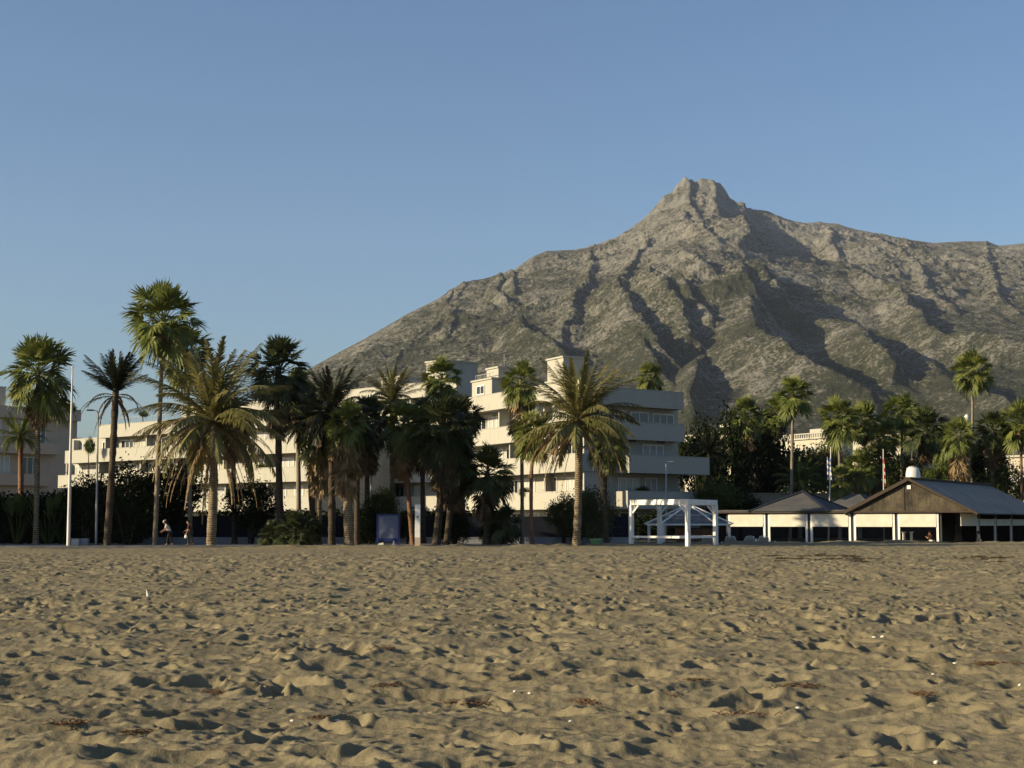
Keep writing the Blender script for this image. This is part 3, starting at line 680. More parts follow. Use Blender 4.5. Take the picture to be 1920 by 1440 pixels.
# ------------------------------------------------------------------ white pergola
pts4 = [(GX(1184, 112), 112.0), (GX(1290, 108), 108.0), (GX(1342, 112.6), 112.6), (GX(1237, 116.6), 116.6)]
pc = (sum(p_[0] for p_ in pts4) / 4, sum(p_[1] for p_ in pts4) / 4)
pg = thing('pergola', 'white wooden pergola frame standing on the sand in front of the glass gazebo', 'pergola', (*pc, 0))
TOP = 3.18
loc4 = [(p_[0] - pc[0], p_[1] - pc[1]) for p_ in pts4]
ang = math.atan2(loc4[1][1] - loc4[0][1], loc4[1][0] - loc4[0][0]); ux = Vector((math.cos(ang), math.sin(ang), 0)); uy = Vector((-ux.y, ux.x, 0))
for i, q in enumerate(loc4):
    c_ = Vector((q[0], q[1], 0)); h_ = .135
    b_ = MB(); b_.hexa([c_ + ux * a_ * h_ + uy * d_ * h_ + Vector((0, 0, z_)) for z_ in (-.4, TOP - .36) for a_, d_ in ((-1, -1), (1, -1), (1, 1), (-1, 1))]); b_.build('post', M_WOOD, pg, bevel=.012)
for i in range(4):
    a_ = Vector((*loc4[i], 0)); b_ = Vector((*loc4[(i + 1) % 4], 0)); d_ = (b_ - a_).normalized(); zc = TOP - .18
    ext = .135 if i % 2 == 0 else -.137
    MB().beam(a_ - d_ * ext + Vector((0, 0, zc)), b_ + d_ * ext + Vector((0, 0, zc)), .18, .36).build('top_beam', M_WOOD, pg, bevel=.01)
    if i in (0, 1, 2): MB().beam(a_ + d_ * .137 + Vector((0, 0, .62)), b_ - d_ * .137 + Vector((0, 0, .62)), .10, .15).build('rail', M_WOOD, pg)
    for q, e_ in ((a_, d_), (b_, -d_)):
        MB().beam(q + e_ * .14 + Vector((0, 0, TOP - .92)), q + e_ * .72 + Vector((0, 0, TOP - .38)), .10, .11).build('brace', M_WOOD, pg)

# ------------------------------------------------------------------ gazebo with a glazed roof
gzY = 123.5; gx_ = GX(1292, gzY); Rg = 3.35
gz = thing('gazebo', 'low round gazebo with a glass roof and white rafters behind the pergola', 'gazebo', (gx_, gzY, Zf))
m, n, l, b = newmat('tinted_roof_glass'); M_RGLASS = m
b.inputs['Base Color'].default_value = (.16, .18, .20, 1); b.inputs['Roughness'].default_value = .12; b.inputs['Alpha'].default_value = .45
N8 = 10; ze, za = 2.25, 3.55
ring = [(Rg * math.cos(2 * math.pi * (k_ + .3) / N8), Rg * math.sin(2 * math.pi * (k_ + .3) / N8)) for k_ in range(N8)]
gg = MB()
for k_ in range(N8):
    a_, b_ = ring[k_], ring[(k_ + 1) % N8]
    gg.face([(a_[0], a_[1], ze), (b_[0], b_[1], ze), (b_[0] * .12, b_[1] * .12, za), (a_[0] * .12, a_[1] * .12, za)])
gg.build('glass_roof', M_RGLASS, gz)
for k_ in range(N8):
    a_, b_ = ring[k_], ring[(k_ + 1) % N8]
    MB().beam((a_[0] * 1.06, a_[1] * 1.06, ze + .01), (a_[0] * .1, a_[1] * .1, za + .08), .10, .09).build('rafter', M_WOOD, gz)
    MB().beam((a_[0], a_[1], ze - .04), (b_[0], b_[1], ze - .04), .10, .12).build('eave_beam', M_WOOD, gz)
    MB().beam((a_[0] * .52, a_[1] * .52, ze + .68), (b_[0] * .52, b_[1] * .52, ze + .68), .06, .06).build('purlin', M_WOOD, gz)
    MB().box(a_[0] * .96 - .07, a_[0] * .96 + .07, a_[1] * .96 - .07, a_[1] * .96 + .07, 0, ze - .1).build('post', M_WOOD, gz)
MB().tube([(0, 0, za - .1), (0, 0, za + .25)], [.34, .2], 12).build('roof_cap', M_WOOD, gz)
ct = thing('bar_counter', 'brown wooden bar counter inside the gazebo', 'counter', (gx_ + .6, gzY, Zf))
MB().box(-1.6, 1.6, -.4, .4, 0, 1.9).build('counter_front', simple('red_brown_wood', (.16, .075, .035), (.11, .05, .025), 3, .6), ct)
MB().box(-1.7, 1.7, -.5, .5, 1.9, 1.96).build('counter_top', M_DARKWOOD, ct)

# ------------------------------------------------------------------ loungers' curved backs along the sand edge, small posts
M_RATTAN = simple('pale_wicker', (.50, .47, .40), (.40, .37, .31), 18, .8)
lg0 = None
for i, (px, Y, lab) in enumerate(((1326, 121.5, 'grey wicker beach chair seen between the pergola posts'), (1370, 121.5, 'pale wicker beach chair nearest the pergola, right of its last post'), (1403, 122, 'pale wicker beach chair close to the tall white post'), (1432, 122.4, 'pale wicker beach chair between the two white posts'))):
    loc = (GX(px, Y), Y, -.40)
    if lg0 is None:
        lg0 = thing('beach_chair', lab, 'chair', loc, 0, 'wicker beach chairs at the sand edge')
        s_ = MB(); s_.box(-.42, .42, .0, 1.5, .26, .34); s_.build('seat', M_RATTAN, lg0, bevel=.02)
        bk = MB()
        bk.hexa([(-.40, -.05, .34), (.40, -.05, .34), (.40, .05, .34), (-.40, .05, .34), (-.30, -.42, .88), (.30, -.42, .88), (.30, -.34, .92), (-.30, -.34, .92)]); bk.build('backrest', M_RATTAN, lg0, bevel=.03)
        fr_ = MB(); fr_.tube([(-.43, .02, .34), (-.40, -.2, .66), (-.30, -.40, .95), (0, -.43, .99), (.30, -.40, .95), (.40, -.2, .66), (.43, .02, .34)], .035, 8); fr_.build('frame', M_WOOD, lg0, smooth=True)
        for a_ in (-.36, .36):
            for c_ in (.1, 1.4): MB().tube([(a_, c_, -.45), (a_, c_, .26)], .03, 8).build('leg', M_WOOD, lg0)
    else: dup(lg0, loc, random.Random(i).uniform(-.25, .25), lab)
for px, Y, zt, lab in ((1354, 121, .16, 'short grey white post just right of the pergola'), (1418, 120.5, .40, 'tallest of the slim white posts among the beach chairs'), (1453, 122, .22, 'slim white post right of the last beach chair')):
    o = thing('bollard', lab, 'post', (GX(px, Y), Y, -.5), 0, 'small white posts on the sand edge')
    MB().tube([(0, 0, 0), (0, 0, zt + .42)], .075, 10).build('shaft', M_WOOD, o); MB().tube([(0, 0, zt + .42), (0, 0, zt + .5)], [.095, .09], 10).build('cap', M_WOOD, o)
for px, Y, lab in ((1695, 128.5, 'left cream column inside the open bay of the restaurant'), (1709, 128.5, 'right cream column inside the open bay of the restaurant')):
    o = thing('column', lab, 'column', (GX(px, Y), Y, Zf), 0, 'cream columns in the restaurant bay')
    MB().tube([(0, 0, 0), (0, 0, 1.55)], [.12, .11], 10).build('shaft', M_AWN, o); MB().box(-.15, .15, -.15, .15, 1.55, 1.64).build('cap', M_AWN, o)
# ------------------------------------------------------------------ vegetation
def leafmat(name, c0, c1, c2, scale=.9, trans=.28, rough=.5, spec=.3):
    m, n, l, b = newmat(name)
    p = pos(n, l); t = noise(n, l, p, scale, 4, .65)
    r = ramp(n, [(.30, c0), (.5, c1), (.70, c2)]); l.new(t.outputs['Fac'], r.inputs[0]); l.new(r.outputs[0], b.inputs['Base Color'])
    b.inputs['Roughness'].default_value = rough; b.inputs['Specular IOR Level'].default_value = spec
    tr = n.new('ShaderNodeBsdfTranslucent'); l.new(r.outputs[0], tr.inputs['Color'])
    mx = n.new('ShaderNodeMixShader'); mx.inputs[0].default_value = trans
    l.new(b.outputs[0], mx.inputs[1]); l.new(tr.outputs[0], mx.inputs[2]); l.new(mx.outputs[0], n['Material Output'].inputs['Surface'])
    return m
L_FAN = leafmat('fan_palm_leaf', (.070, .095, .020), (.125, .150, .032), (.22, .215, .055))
L_FAND = leafmat('shade_toned_fan_palm_leaf', (.022, .032, .011), (.045, .058, .018), (.085, .090, .028))  # fan leaf for palms in shade, the shade put into the colour
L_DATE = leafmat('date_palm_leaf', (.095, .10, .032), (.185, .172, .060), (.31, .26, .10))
L_DATED = leafmat('shade_toned_date_palm_leaf', (.018, .024, .012), (.030, .036, .017), (.05, .052, .024))  # date leaf darkened in colour to stand for the clump's shade
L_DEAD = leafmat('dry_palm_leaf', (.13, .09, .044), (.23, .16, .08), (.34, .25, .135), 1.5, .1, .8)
L_DEADD = leafmat('shade_toned_dry_palm_leaf', (.05, .034, .018), (.10, .066, .034), (.17, .115, .058), 1.5, .1, .8)  # dry leaf of the shaded palms, shade painted in as a darker tone
L_BUSH = leafmat('shade_toned_shrub_leaf', (.008, .012, .005), (.014, .021, .008), (.030, .036, .013), 1.2, .10, .8, .05)  # near-black leaf colour carries the shade over hedges and trees
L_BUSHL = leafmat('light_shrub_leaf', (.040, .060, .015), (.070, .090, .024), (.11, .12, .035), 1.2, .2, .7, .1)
L_OLIVE = leafmat('olive_shrub_leaf', (.055, .060, .024), (.085, .088, .036), (.12, .12, .055), 1.2, .18, .7, .1)
def barkmat(name, c0, c1, c2, ring=9.0, bump=.03):
    m, n, l, b = newmat(name)
    p = pos(n, l, (1, 1, 1), True); w = n.new('ShaderNodeTexWave'); w.wave_type = 'BANDS'; w.bands_direction = 'Z'; w.inputs['Scale'].default_value = ring; w.inputs['Distortion'].default_value = 5; w.inputs['Detail'].default_value = 3; w.inputs['Detail Scale'].default_value = 2.5
    l.new(p.outputs[0], w.inputs['Vector']); t = noise(n, l, p, 1.6, 5, .65)
    mm = n.new('ShaderNodeMath'); mm.operation = 'MULTIPLY_ADD'; l.new(w.outputs['Fac'], mm.inputs[0]); mm.inputs[1].default_value = .38; l.new(t.outputs['Fac'], mm.inputs[2])
    r = ramp(n, [(.40, c0), (.62, c1), (.85, c2)]); l.new(mm.outputs[0], r.inputs[0]); l.new(r.outputs[0], b.inputs['Base Color']); b.inputs['Roughness'].default_value = .9; b.inputs['Specular IOR Level'].default_value = .15
    bp = n.new('ShaderNodeBump'); bp.inputs['Distance'].default_value = bump; l.new(mm.outputs[0], bp.inputs['Height']); l.new(bp.outputs[0], b.inputs['Normal'])
    return m
T_GREY = barkmat('grey_brown_palm_trunk', (.11, .085, .06), (.19, .155, .11), (.27, .225, .165), 3.5)
T_RED = barkmat('reddish_palm_trunk', (.09, .045, .028), (.16, .085, .05), (.23, .135, .085), 3.0)
T_DATE = barkmat('scarred_date_palm_trunk', (.055, .040, .026), (.15, .115, .072), (.27, .215, .14), 2.2, .06)
T_DARK = barkmat('dark_bark', (.030, .023, .016), (.055, .042, .03), (.09, .07, .05), 2.2)  # trunk tone with the shade of the darker palms painted in

def unit(v): return v / max(np.linalg.norm(v), 1e-9)
UP = np.array([0, 0, 1.0])
def fan_leaf(mb, base, d, pet, Rl, rg, droop, segs=20, span=125, fold=.25, mat=0, tipdroop=.25, pw=.02):
    d = unit(d); side = np.cross(d, UP); side = unit(side) if np.linalg.norm(side) > .05 else np.array([1.0, 0, 0])
    mid = base + d * pet * .55; end = base + d * pet - UP * pet * droop * .35
    d2 = unit(end - mid); n = np.cross(side, d2)
    a = side * pw
    mb.face([base - a, base + a, end + a * .6, end - a * .6], mat); 
    b_ = n * pw; mb.face([base - b_, base + b_, end + b_ * .6, end - b_ * .6], mat)
    d3 = unit(d2 - UP * droop * .5)
    n = np.cross(side, d3)
    st = 2 * math.radians(span) / segs
    tw = rg.normal() * .35; side, n = side * math.cos(tw) + n * math.sin(tw), n * math.cos(tw) - side * math.sin(tw)
    for k in range(segs):
        th = -math.radians(span) + (k + .5) * st; c, s_ = math.cos(th), math.sin(th)
        L = Rl * (.62 + .38 * (c * .5 + .5)) * (1 + .10 * rg.normal())
        dr = d3 * c + side * s_ + n * (fold * abs(s_)) + rg.normal(size=3) * .03
        dr = unit(dr); wv = np.cross(dr, n); wv = unit(wv)
        p1 = end + dr * L * .10; p2 = end + dr * L * .55 - UP * L * .03; p3 = end + dr * L * .80 - UP * L * (.05 + tipdroop * .35); p4 = end + dr * L * 1.02 - UP * L * tipdroop * (1.0 + .3 * rg.normal())
        w2 = L * st * .36; w3 = w2 * .62; nn = n * (w2 * .4 * (1 if k % 2 else -1))
        mb.face([p1 - wv * .01, p1 + wv * .01, p2 + wv * w2 + nn, p2 - wv * w2 - nn], mat)
        mb.face([p2 - wv * w2 - nn, p2 + wv * w2 + nn, p3 + wv * w3, p3 - wv * w3], mat)
        mb.face([p3 - wv * w3, p3 + wv * w3, p4], mat)
def fan_crown(seed, nl=34, lo=-35, hi=88, dense=1.0):
    """crown of radius about 1, origin at the top of the trunk"""
    rg = np.random.RandomState(seed); mb = MB(); az = rg.rand() * 6
    for i in range(nl):
        f = (i + .5) / nl; az += 2.39996 + rg.normal() * .25
        el = math.radians(hi + (lo - hi) * f ** .85 + rg.normal() * 11)
        d = np.array([math.cos(az) * math.cos(el), math.sin(az) * math.cos(el), math.sin(el)])
        base = np.array([0, 0, .12 * (1 - f)]) + d * .05
        fan_leaf(mb, base, d, .24 + .42 * rg.rand() ** .7 - .04 * (1 - f), .44 + .14 * rg.rand(), rg, .10 + .75 * f * f, 20, 112 - 34 * (1 - f), .3, 0, .10 + .30 * f, .014)
    return mb
def skirt(seed, length, rad, n=40, scale=1.0):
    """dead leaves hanging round the trunk below the crown (metres)"""
    rg = np.random.RandomState(seed); mb = MB()
    for i in range(n):
        az = rg.rand() * 6.283; f = rg.rand() ** .8; el = math.radians(-62 - 24 * f + rg.normal() * 6)
        d = np.array([math.cos(az) * math.cos(el), math.sin(az) * math.cos(el), math.sin(el)])
        z = -length * .62 * f
        fan_leaf(mb, np.array([math.cos(az) * rad * .35, math.sin(az) * rad * .35, z]), d, .75 * scale, .85 * scale, rg, .5, 9, 45 + 25 * rg.rand(), .5, 0, .15, .025)
    return mb
def frond(mb, base, az, el0, L, curve, rg, nl=44, ll=.5, lang=52, vlift=.35, mat=0, w=.030, rw=.035, hang=.0, sway=0):
    p = np.array(base, float); n_ = nl; step = L / n_; pts = [p.copy()]; dirs = []
    a = az
    for i in range(n_):
        t = i / n_; el = el0 - curve * t ** 1.35; a += sway / n_
        d = np.array([math.cos(a) * math.cos(el), math.sin(a) * math.cos(el), math.sin(el)]); dirs.append(d)
        p = p + d * step; pts.append(p.copy())
    sd = np.array([-math.sin(az), math.cos(az), 0])
    # rachis
    for i in range(0, n_, 4):
        j = min(i + 4, n_); r0, r1 = rw * (1 - i / n_ * .85), rw * (1 - j / n_ * .85); up_ = np.cross(sd, dirs[i])
        mb.face([pts[i] - sd * r0, pts[i] + sd * r0, pts[j] + sd * r1, pts[j] - sd * r1], mat)
        mb.face([pts[i] - up_ * r0, pts[i] + up_ * r0, pts[j] + up_ * r1, pts[j] - up_ * r1], mat)
    ca = math.radians(lang)
    for i in range(2, n_):
        t = i / n_; l_ = ll * min(1, .25 + 3.2 * t) * (1 - .72 * max(0, t - .55) / .45) * (1 + .12 * rg.normal())
        d = dirs[i]; up_ = np.cross(sd, d)
        for s_ in (-1, 1):
            q = ca * (1 - .45 * t) + rg.normal() * .10
            v = d * math.cos(q) + sd * s_ * math.sin(q) + up_ * (vlift + rg.normal() * .14) - UP * hang * (1 + .3 * rg.normal()); v = unit(v)
            wv = unit(np.cross(v, up_)); b0 = pts[i]; m1 = b0 + v * l_ * .5; e1 = b0 + v * l_ - UP * l_ * .10
            mb.face([b0 - wv * w * .4, b0 + wv * w * .4, m1 + wv * w * .6, m1 - wv * w * .6], mat); mb.face([m1 - wv * w * .6, m1 + wv * w * .6, e1], mat)
def date_crown(seed, nf=36, L=3.6, lo=-18, hi=82, curve=1.1, ll=.55, nl=40, w=.03):
    rg = np.random.RandomState(seed); mb = MB(); az = rg.rand() * 6
    for i in range(nf):
        f = (i + .5) / nf; az += 2.39996 + rg.normal() * .2; el = math.radians(hi + (lo - hi) * f ** .9 + rg.normal() * 6)
        frond(mb, (math.cos(az) * .12, math.sin(az) * .12, .3 * (1 - f)), az, el, L * (.78 + .3 * f * (1 - f) * 2 + .12 * rg.rand()), curve * (.45 + .75 * f) * (1 + .2 * rg.normal()), rg, nl, ll, 42, .42, 0, w, .035, .05, rg.normal() * .3)
    return mb
def date_dead(seed, nf=16, L=3.0, ll=.36, lo=-75, hi=5, curve=2.1):
    rg = np.random.RandomState(seed); mb = MB()
    for i in range(nf):
        az = rg.rand() * 6.283; f = rg.rand(); el = math.radians(hi + (lo - hi) * f)
        frond(mb, (math.cos(az) * .2, math.sin(az) * .2, -.1 - .5 * f), az, el, L * (.7 + .45 * rg.rand()), min(curve, 1.52 + el) * (.9 + .15 * rg.rand()), rg, 44, ll, 30, .0, 0, .040, .03, .55)
    return mb
def trunk_mesh(name, top, r0, r1, mat, seed=0, flare=1.35, lean=.0, rough=.06):
    rg = random.Random(seed); mb = MB(); top = Vector(top); n_ = max(12, int(top.z * 3)); P = []; Rr = []
    bx, by = rg.uniform(-1, 1) * lean, rg.uniform(-1, 1) * lean
    for i in range(n_ + 1):
        t = i / n_; k = math.sin(math.pi * t)
        P.append(Vector((top.x * t + bx * k, top.y * t + by * k, -.3 * (1 - t) + top.z * t)))
        fl_ = 1 + (flare - 1) * max(0, 1 - t * n_ / 3.0) ** 2
        Rr.append((r0 + (r1 - r0) * t) * fl_ * (1 + rg.uniform(-rough, rough)))
    P.append(top + Vector((0, 0, .3))); Rr.append(r1 * .75); P.append(top + Vector((0, 0, .55))); Rr.append(r1 * .25)
    mb.tube(P, Rr, 10); return mb.mesh(name, mat, True)

FC = [fan_crown(100 + i, 46 + 2 * i, lo=-40 - 4 * i).mesh('crown', L_FAN) for i in range(4)]
FCD = [fan_crown(120 + i, 50).mesh('crown', L_FAND) for i in range(2)]
DC = [date_crown(200, 50, 3.7, -22, 84, .95, .66, 64, .050).mesh('crown', L_DATE), date_crown(201, 40, 3.5, -12, 84, 1.05, .62, 60, .050).mesh('crown', L_DATE)]
DCD = [date_crown(210, 60, 3.3, -55, 86, .8, .6, 54, .052).mesh('crown', L_DATED), date_crown(211, 26, 2.1, 38, 86, .45, .5, 46, .042).mesh('crown', L_DATED)]
DG = [date_crown(220, 32, 2.5, -20, 82, 1.1, .5, 46, .042).mesh('crown', L_FAN)]
PR_ = random.Random(77)
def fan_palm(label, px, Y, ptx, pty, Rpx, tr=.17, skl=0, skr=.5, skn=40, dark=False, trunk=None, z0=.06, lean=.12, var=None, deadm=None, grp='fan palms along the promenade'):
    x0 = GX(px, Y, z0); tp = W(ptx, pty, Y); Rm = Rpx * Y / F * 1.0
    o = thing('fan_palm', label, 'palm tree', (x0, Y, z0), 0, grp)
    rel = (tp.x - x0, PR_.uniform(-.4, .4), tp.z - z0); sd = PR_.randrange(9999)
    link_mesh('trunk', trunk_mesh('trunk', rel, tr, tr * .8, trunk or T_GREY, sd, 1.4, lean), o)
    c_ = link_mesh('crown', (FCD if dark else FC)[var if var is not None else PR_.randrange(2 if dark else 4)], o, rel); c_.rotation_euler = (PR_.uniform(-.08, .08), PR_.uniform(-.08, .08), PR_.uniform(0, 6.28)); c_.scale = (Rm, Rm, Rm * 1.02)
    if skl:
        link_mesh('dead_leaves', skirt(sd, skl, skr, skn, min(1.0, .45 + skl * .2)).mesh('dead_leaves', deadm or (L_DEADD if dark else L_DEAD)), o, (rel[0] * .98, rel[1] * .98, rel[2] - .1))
    return o
def date_palm(label, px, Y, ptx, pty, mesh, sc, tr=.24, dead=0, deadL=2.6, dark=False, trunk=None, z0=.06, rot=None, lean=.1, dargs={}, grp='date palms along the promenade'):
    x0 = GX(px, Y, z0); tp = W(ptx, pty, Y); rel = (tp.x - x0, 0, tp.z - z0); sd = PR_.randrange(9999)
    o = thing('date_palm', label, 'palm tree', (x0, Y, z0), 0, grp)
    link_mesh('trunk', trunk_mesh('trunk', rel, tr, tr * .92, trunk or T_DATE, sd, 1.15, lean, .14), o)
    c_ = link_mesh('crown', mesh, o, rel); c_.rotation_euler = (0, 0, PR_.uniform(0, 6.28) if rot is None else rot); c_.scale = (sc, sc, sc)
    if dead: link_mesh('dead_fronds', date_dead(sd, dead, deadL, **dargs).mesh('dead_fronds', L_DEADD if dark else L_DEAD), o, rel)
    return o

# --- promenade palms, left to right
fan_palm('tall fan palm at the left edge with a full green crown and a brown skirt', 67, 112, 70, 705, 74, .20, 3.2, .5, 34, trunk=T_DATE, var=2)
date_palm('small green feather palm with a red brown trunk beneath the leftmost fan palm', 38, 124, 38, 822, DG[0], .95, .22, trunk=T_RED)
date_palm('dark leaning date palm with a tuft of upright fronds and drooping dead ones', 200, 108, 217, 735, DCD[1], 1.35, .24, 14, 3.2, True, T_DARK, dargs=dict(lo=-60, hi=35, curve=2.6, ll=.26))
fan_palm('tallest fan palm with a thin smooth trunk, standing left of the biggest date palm', 290, 110, 307, 612, 76, .17, 1.2, .4, 10, trunk=T_GREY, var=0)
fan_palm('fan palm whose trunk rises close behind the left side of the biggest date palm', 357, 114, 352, 672, 58, .16, 1.0, .4, 12, var=1)
date_palm('biggest date palm with a wide olive gold crown and long hanging dead fronds', 395, 103, 402, 795, DC[0], 1.62, .30, 44, 5.6, z0=.0, rot=.6, dargs=dict(ll=.42, hi=25))
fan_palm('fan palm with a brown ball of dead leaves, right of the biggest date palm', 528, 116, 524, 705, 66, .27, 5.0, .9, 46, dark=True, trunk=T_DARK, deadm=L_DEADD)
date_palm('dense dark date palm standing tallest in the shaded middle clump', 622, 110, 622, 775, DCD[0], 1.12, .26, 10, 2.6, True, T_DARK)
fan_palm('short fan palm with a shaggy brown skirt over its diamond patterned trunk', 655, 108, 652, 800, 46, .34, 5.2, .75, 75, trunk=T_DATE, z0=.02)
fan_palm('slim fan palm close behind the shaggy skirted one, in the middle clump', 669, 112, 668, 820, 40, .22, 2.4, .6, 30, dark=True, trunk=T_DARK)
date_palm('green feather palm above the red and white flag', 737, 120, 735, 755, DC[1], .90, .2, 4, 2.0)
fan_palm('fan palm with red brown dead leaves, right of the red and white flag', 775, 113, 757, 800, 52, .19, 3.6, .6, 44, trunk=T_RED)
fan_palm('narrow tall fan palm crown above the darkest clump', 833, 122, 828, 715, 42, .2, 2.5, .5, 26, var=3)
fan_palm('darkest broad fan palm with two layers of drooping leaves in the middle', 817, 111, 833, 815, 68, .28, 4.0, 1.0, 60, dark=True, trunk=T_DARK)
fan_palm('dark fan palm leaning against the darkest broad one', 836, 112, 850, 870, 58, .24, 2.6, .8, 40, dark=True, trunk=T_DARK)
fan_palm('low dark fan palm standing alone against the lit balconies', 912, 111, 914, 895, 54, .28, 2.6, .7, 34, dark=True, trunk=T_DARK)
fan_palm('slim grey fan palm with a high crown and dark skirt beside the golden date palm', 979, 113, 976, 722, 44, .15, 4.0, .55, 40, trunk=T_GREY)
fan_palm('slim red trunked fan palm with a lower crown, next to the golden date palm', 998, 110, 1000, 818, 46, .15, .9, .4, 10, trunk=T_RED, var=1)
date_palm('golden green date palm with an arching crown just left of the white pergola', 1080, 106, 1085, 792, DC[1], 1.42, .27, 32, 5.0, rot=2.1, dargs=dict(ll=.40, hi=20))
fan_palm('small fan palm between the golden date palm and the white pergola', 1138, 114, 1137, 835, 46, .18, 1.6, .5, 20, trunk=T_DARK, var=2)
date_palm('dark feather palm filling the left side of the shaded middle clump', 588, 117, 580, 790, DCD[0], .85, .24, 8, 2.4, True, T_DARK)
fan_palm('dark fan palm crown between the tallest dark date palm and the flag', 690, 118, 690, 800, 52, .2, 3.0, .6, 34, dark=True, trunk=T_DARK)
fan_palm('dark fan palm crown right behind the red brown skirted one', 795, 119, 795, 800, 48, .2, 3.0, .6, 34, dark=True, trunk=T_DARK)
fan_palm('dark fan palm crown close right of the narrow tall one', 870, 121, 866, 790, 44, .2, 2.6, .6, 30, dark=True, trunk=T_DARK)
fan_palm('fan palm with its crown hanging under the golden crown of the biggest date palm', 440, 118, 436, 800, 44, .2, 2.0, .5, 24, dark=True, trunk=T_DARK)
G2 = 'fan palms behind the restaurant'
fan_palm('fan palm crown rising above the roof of the white corner block', 1217, 215, 1217, 712, 31, .22, 2.0, .6, 16, grp=G2)
fan_palm('fan palm rising from the dark trees left of the thin tall trunk', 1398, 172, 1396, 785, 38, .22, 3, .7, 24, grp=G2)
fan_palm('fan palm with drooping crown just left of the thin tall trunk', 1462, 176, 1458, 778, 36, .2, 2, .6, 16, grp=G2)
fan_palm('fan palm with a long thin bare trunk directly above the pyramid roof', 1481, 150, 1488, 745, 40, .16, 1.0, .4, 8, grp=G2)
fan_palm('fan palm with a dark crown above the striped flag', 1580, 158, 1573, 788, 42, .17, 1.5, .4, 14, grp=G2, var=3)
fan_palm('fan palm right of the dark crowned one above the striped flag', 1622, 162, 1620, 792, 40, .2, 1.6, .5, 18, grp=G2)
fan_palm('short skirted fan palm behind the left slope of the brown gable', 1612, 154, 1614, 880, 36, .22, 3, .7, 34, grp=G2)
fan_palm('fan palm over the thin red and white furled flag', 1663, 160, 1657, 822, 34, .15, .6, .4, 6, grp=G2)
fan_palm('high bright fan palm between the furled flag and the white flue', 1690, 164, 1690, 780, 42, .17, .8, .4, 8, grp=G2, var=1)
fan_palm('broad dark fan palm directly behind the white flue', 1737, 158, 1736, 812, 46, .2, 2.5, .6, 30, grp=G2, dark=True)
fan_palm('fan palm with a fat orange brown skirt behind the grey metal roof', 1797, 150, 1797, 820, 38, .3, 5.0, .95, 80, grp=G2)
fan_palm('tall lone fan palm standing against the mountain on the right', 1823, 178, 1825, 702, 42, .17, .5, .4, 6, grp=G2, var=0)
fan_palm('dark fan palm right of the orange brown skirted one', 1860, 160, 1860, 815, 40, .22, 3, .8, 30, grp=G2, dark=True)
fan_palm('bright fan palm at the right edge with a thin red trunk', 1917, 158, 1912, 800, 46, .15, .8, .4, 8, grp=G2, trunk=T_RED)
date_palm('dark feather palm in the shadow right of the white corner block', 1330, 160, 1328, 850, DCD[0], .75, .25, dark=True, trunk=T_DARK, grp=G2)
date_palm('pale green feather palm behind the pyramid roof', 1500, 155, 1500, 905, DG[0], 1.15, .2, grp=G2)

fan_palm('short green fan palm low behind the right slope of the pyramid roof', 1575, 152, 1577, 905, 30, .18, 1.5, .5, 16, grp=G2)
fan_palm('fan palm with a low crown between the two flag poles', 1640, 156, 1640, 868, 36, .2, 2.2, .6, 24, grp=G2, dark=True)
fan_palm('fan palm crown crowded behind the high bright one', 1712, 176, 1712, 800, 38, .2, 1.5, .5, 14, grp=G2)
fan_palm('fan palm crown crowded left of the fat skirted one', 1768, 172, 1766, 835, 36, .2, 1.5, .5, 14, grp=G2)
fan_palm('fan palm with a lit brown skirt at the left of the shaded middle clump', 598, 113, 600, 828, 44, .22, 3.8, .7, 46, trunk=T_DATE)
fan_palm('pale lit fan palm peeping over the left of the shaded middle clump', 560, 124, 556, 735, 46, .2, 2.4, .6, 26)

# --- shrubs and broadleaf trees: leaf clumps spread through an uneven volume
def leaf_cloud(mb, rg, c, r, n, size, clumps=26, flat=.0, m=0):
    c = np.array(c, float); r = np.array(r, float)
    v = rg.normal(size=(clumps, 3)); v /= np.linalg.norm(v, axis=1)[:, None]; v *= (.55 + .45 * rg.rand(clumps, 1)) ** .6
    cc = c + v * r * .85; cr = .20 + .22 * rg.rand(clumps)
    k = rg.randint(0, clumps, n); off = rg.normal(size=(n, 3)) * .6
    P = cc[k] + off * cr[k][:, None] * r
    for p in P:
        a = rg.normal(size=3); a = unit(a); b_ = unit(np.cross(a, rg.normal(size=3))); s_ = size * (.6 + .8 * rg.rand())
        mb.face([p - a * s_, p + b_ * s_ * .45, p + a * s_, p - b_ * s_ * .45], m)
def bush_mesh(seed, r, n, size, mat, zc, clumps=26):
    rg = np.random.RandomState(seed); mb = MB(); leaf_cloud(mb, rg, (0, 0, zc), r, n, size, clumps); return mb.mesh('foliage', mat)
BM = [bush_mesh(300 + i, (1, 1, 1), 6500, .062, None, 0, 30 + 6 * i) for i in range(3)]
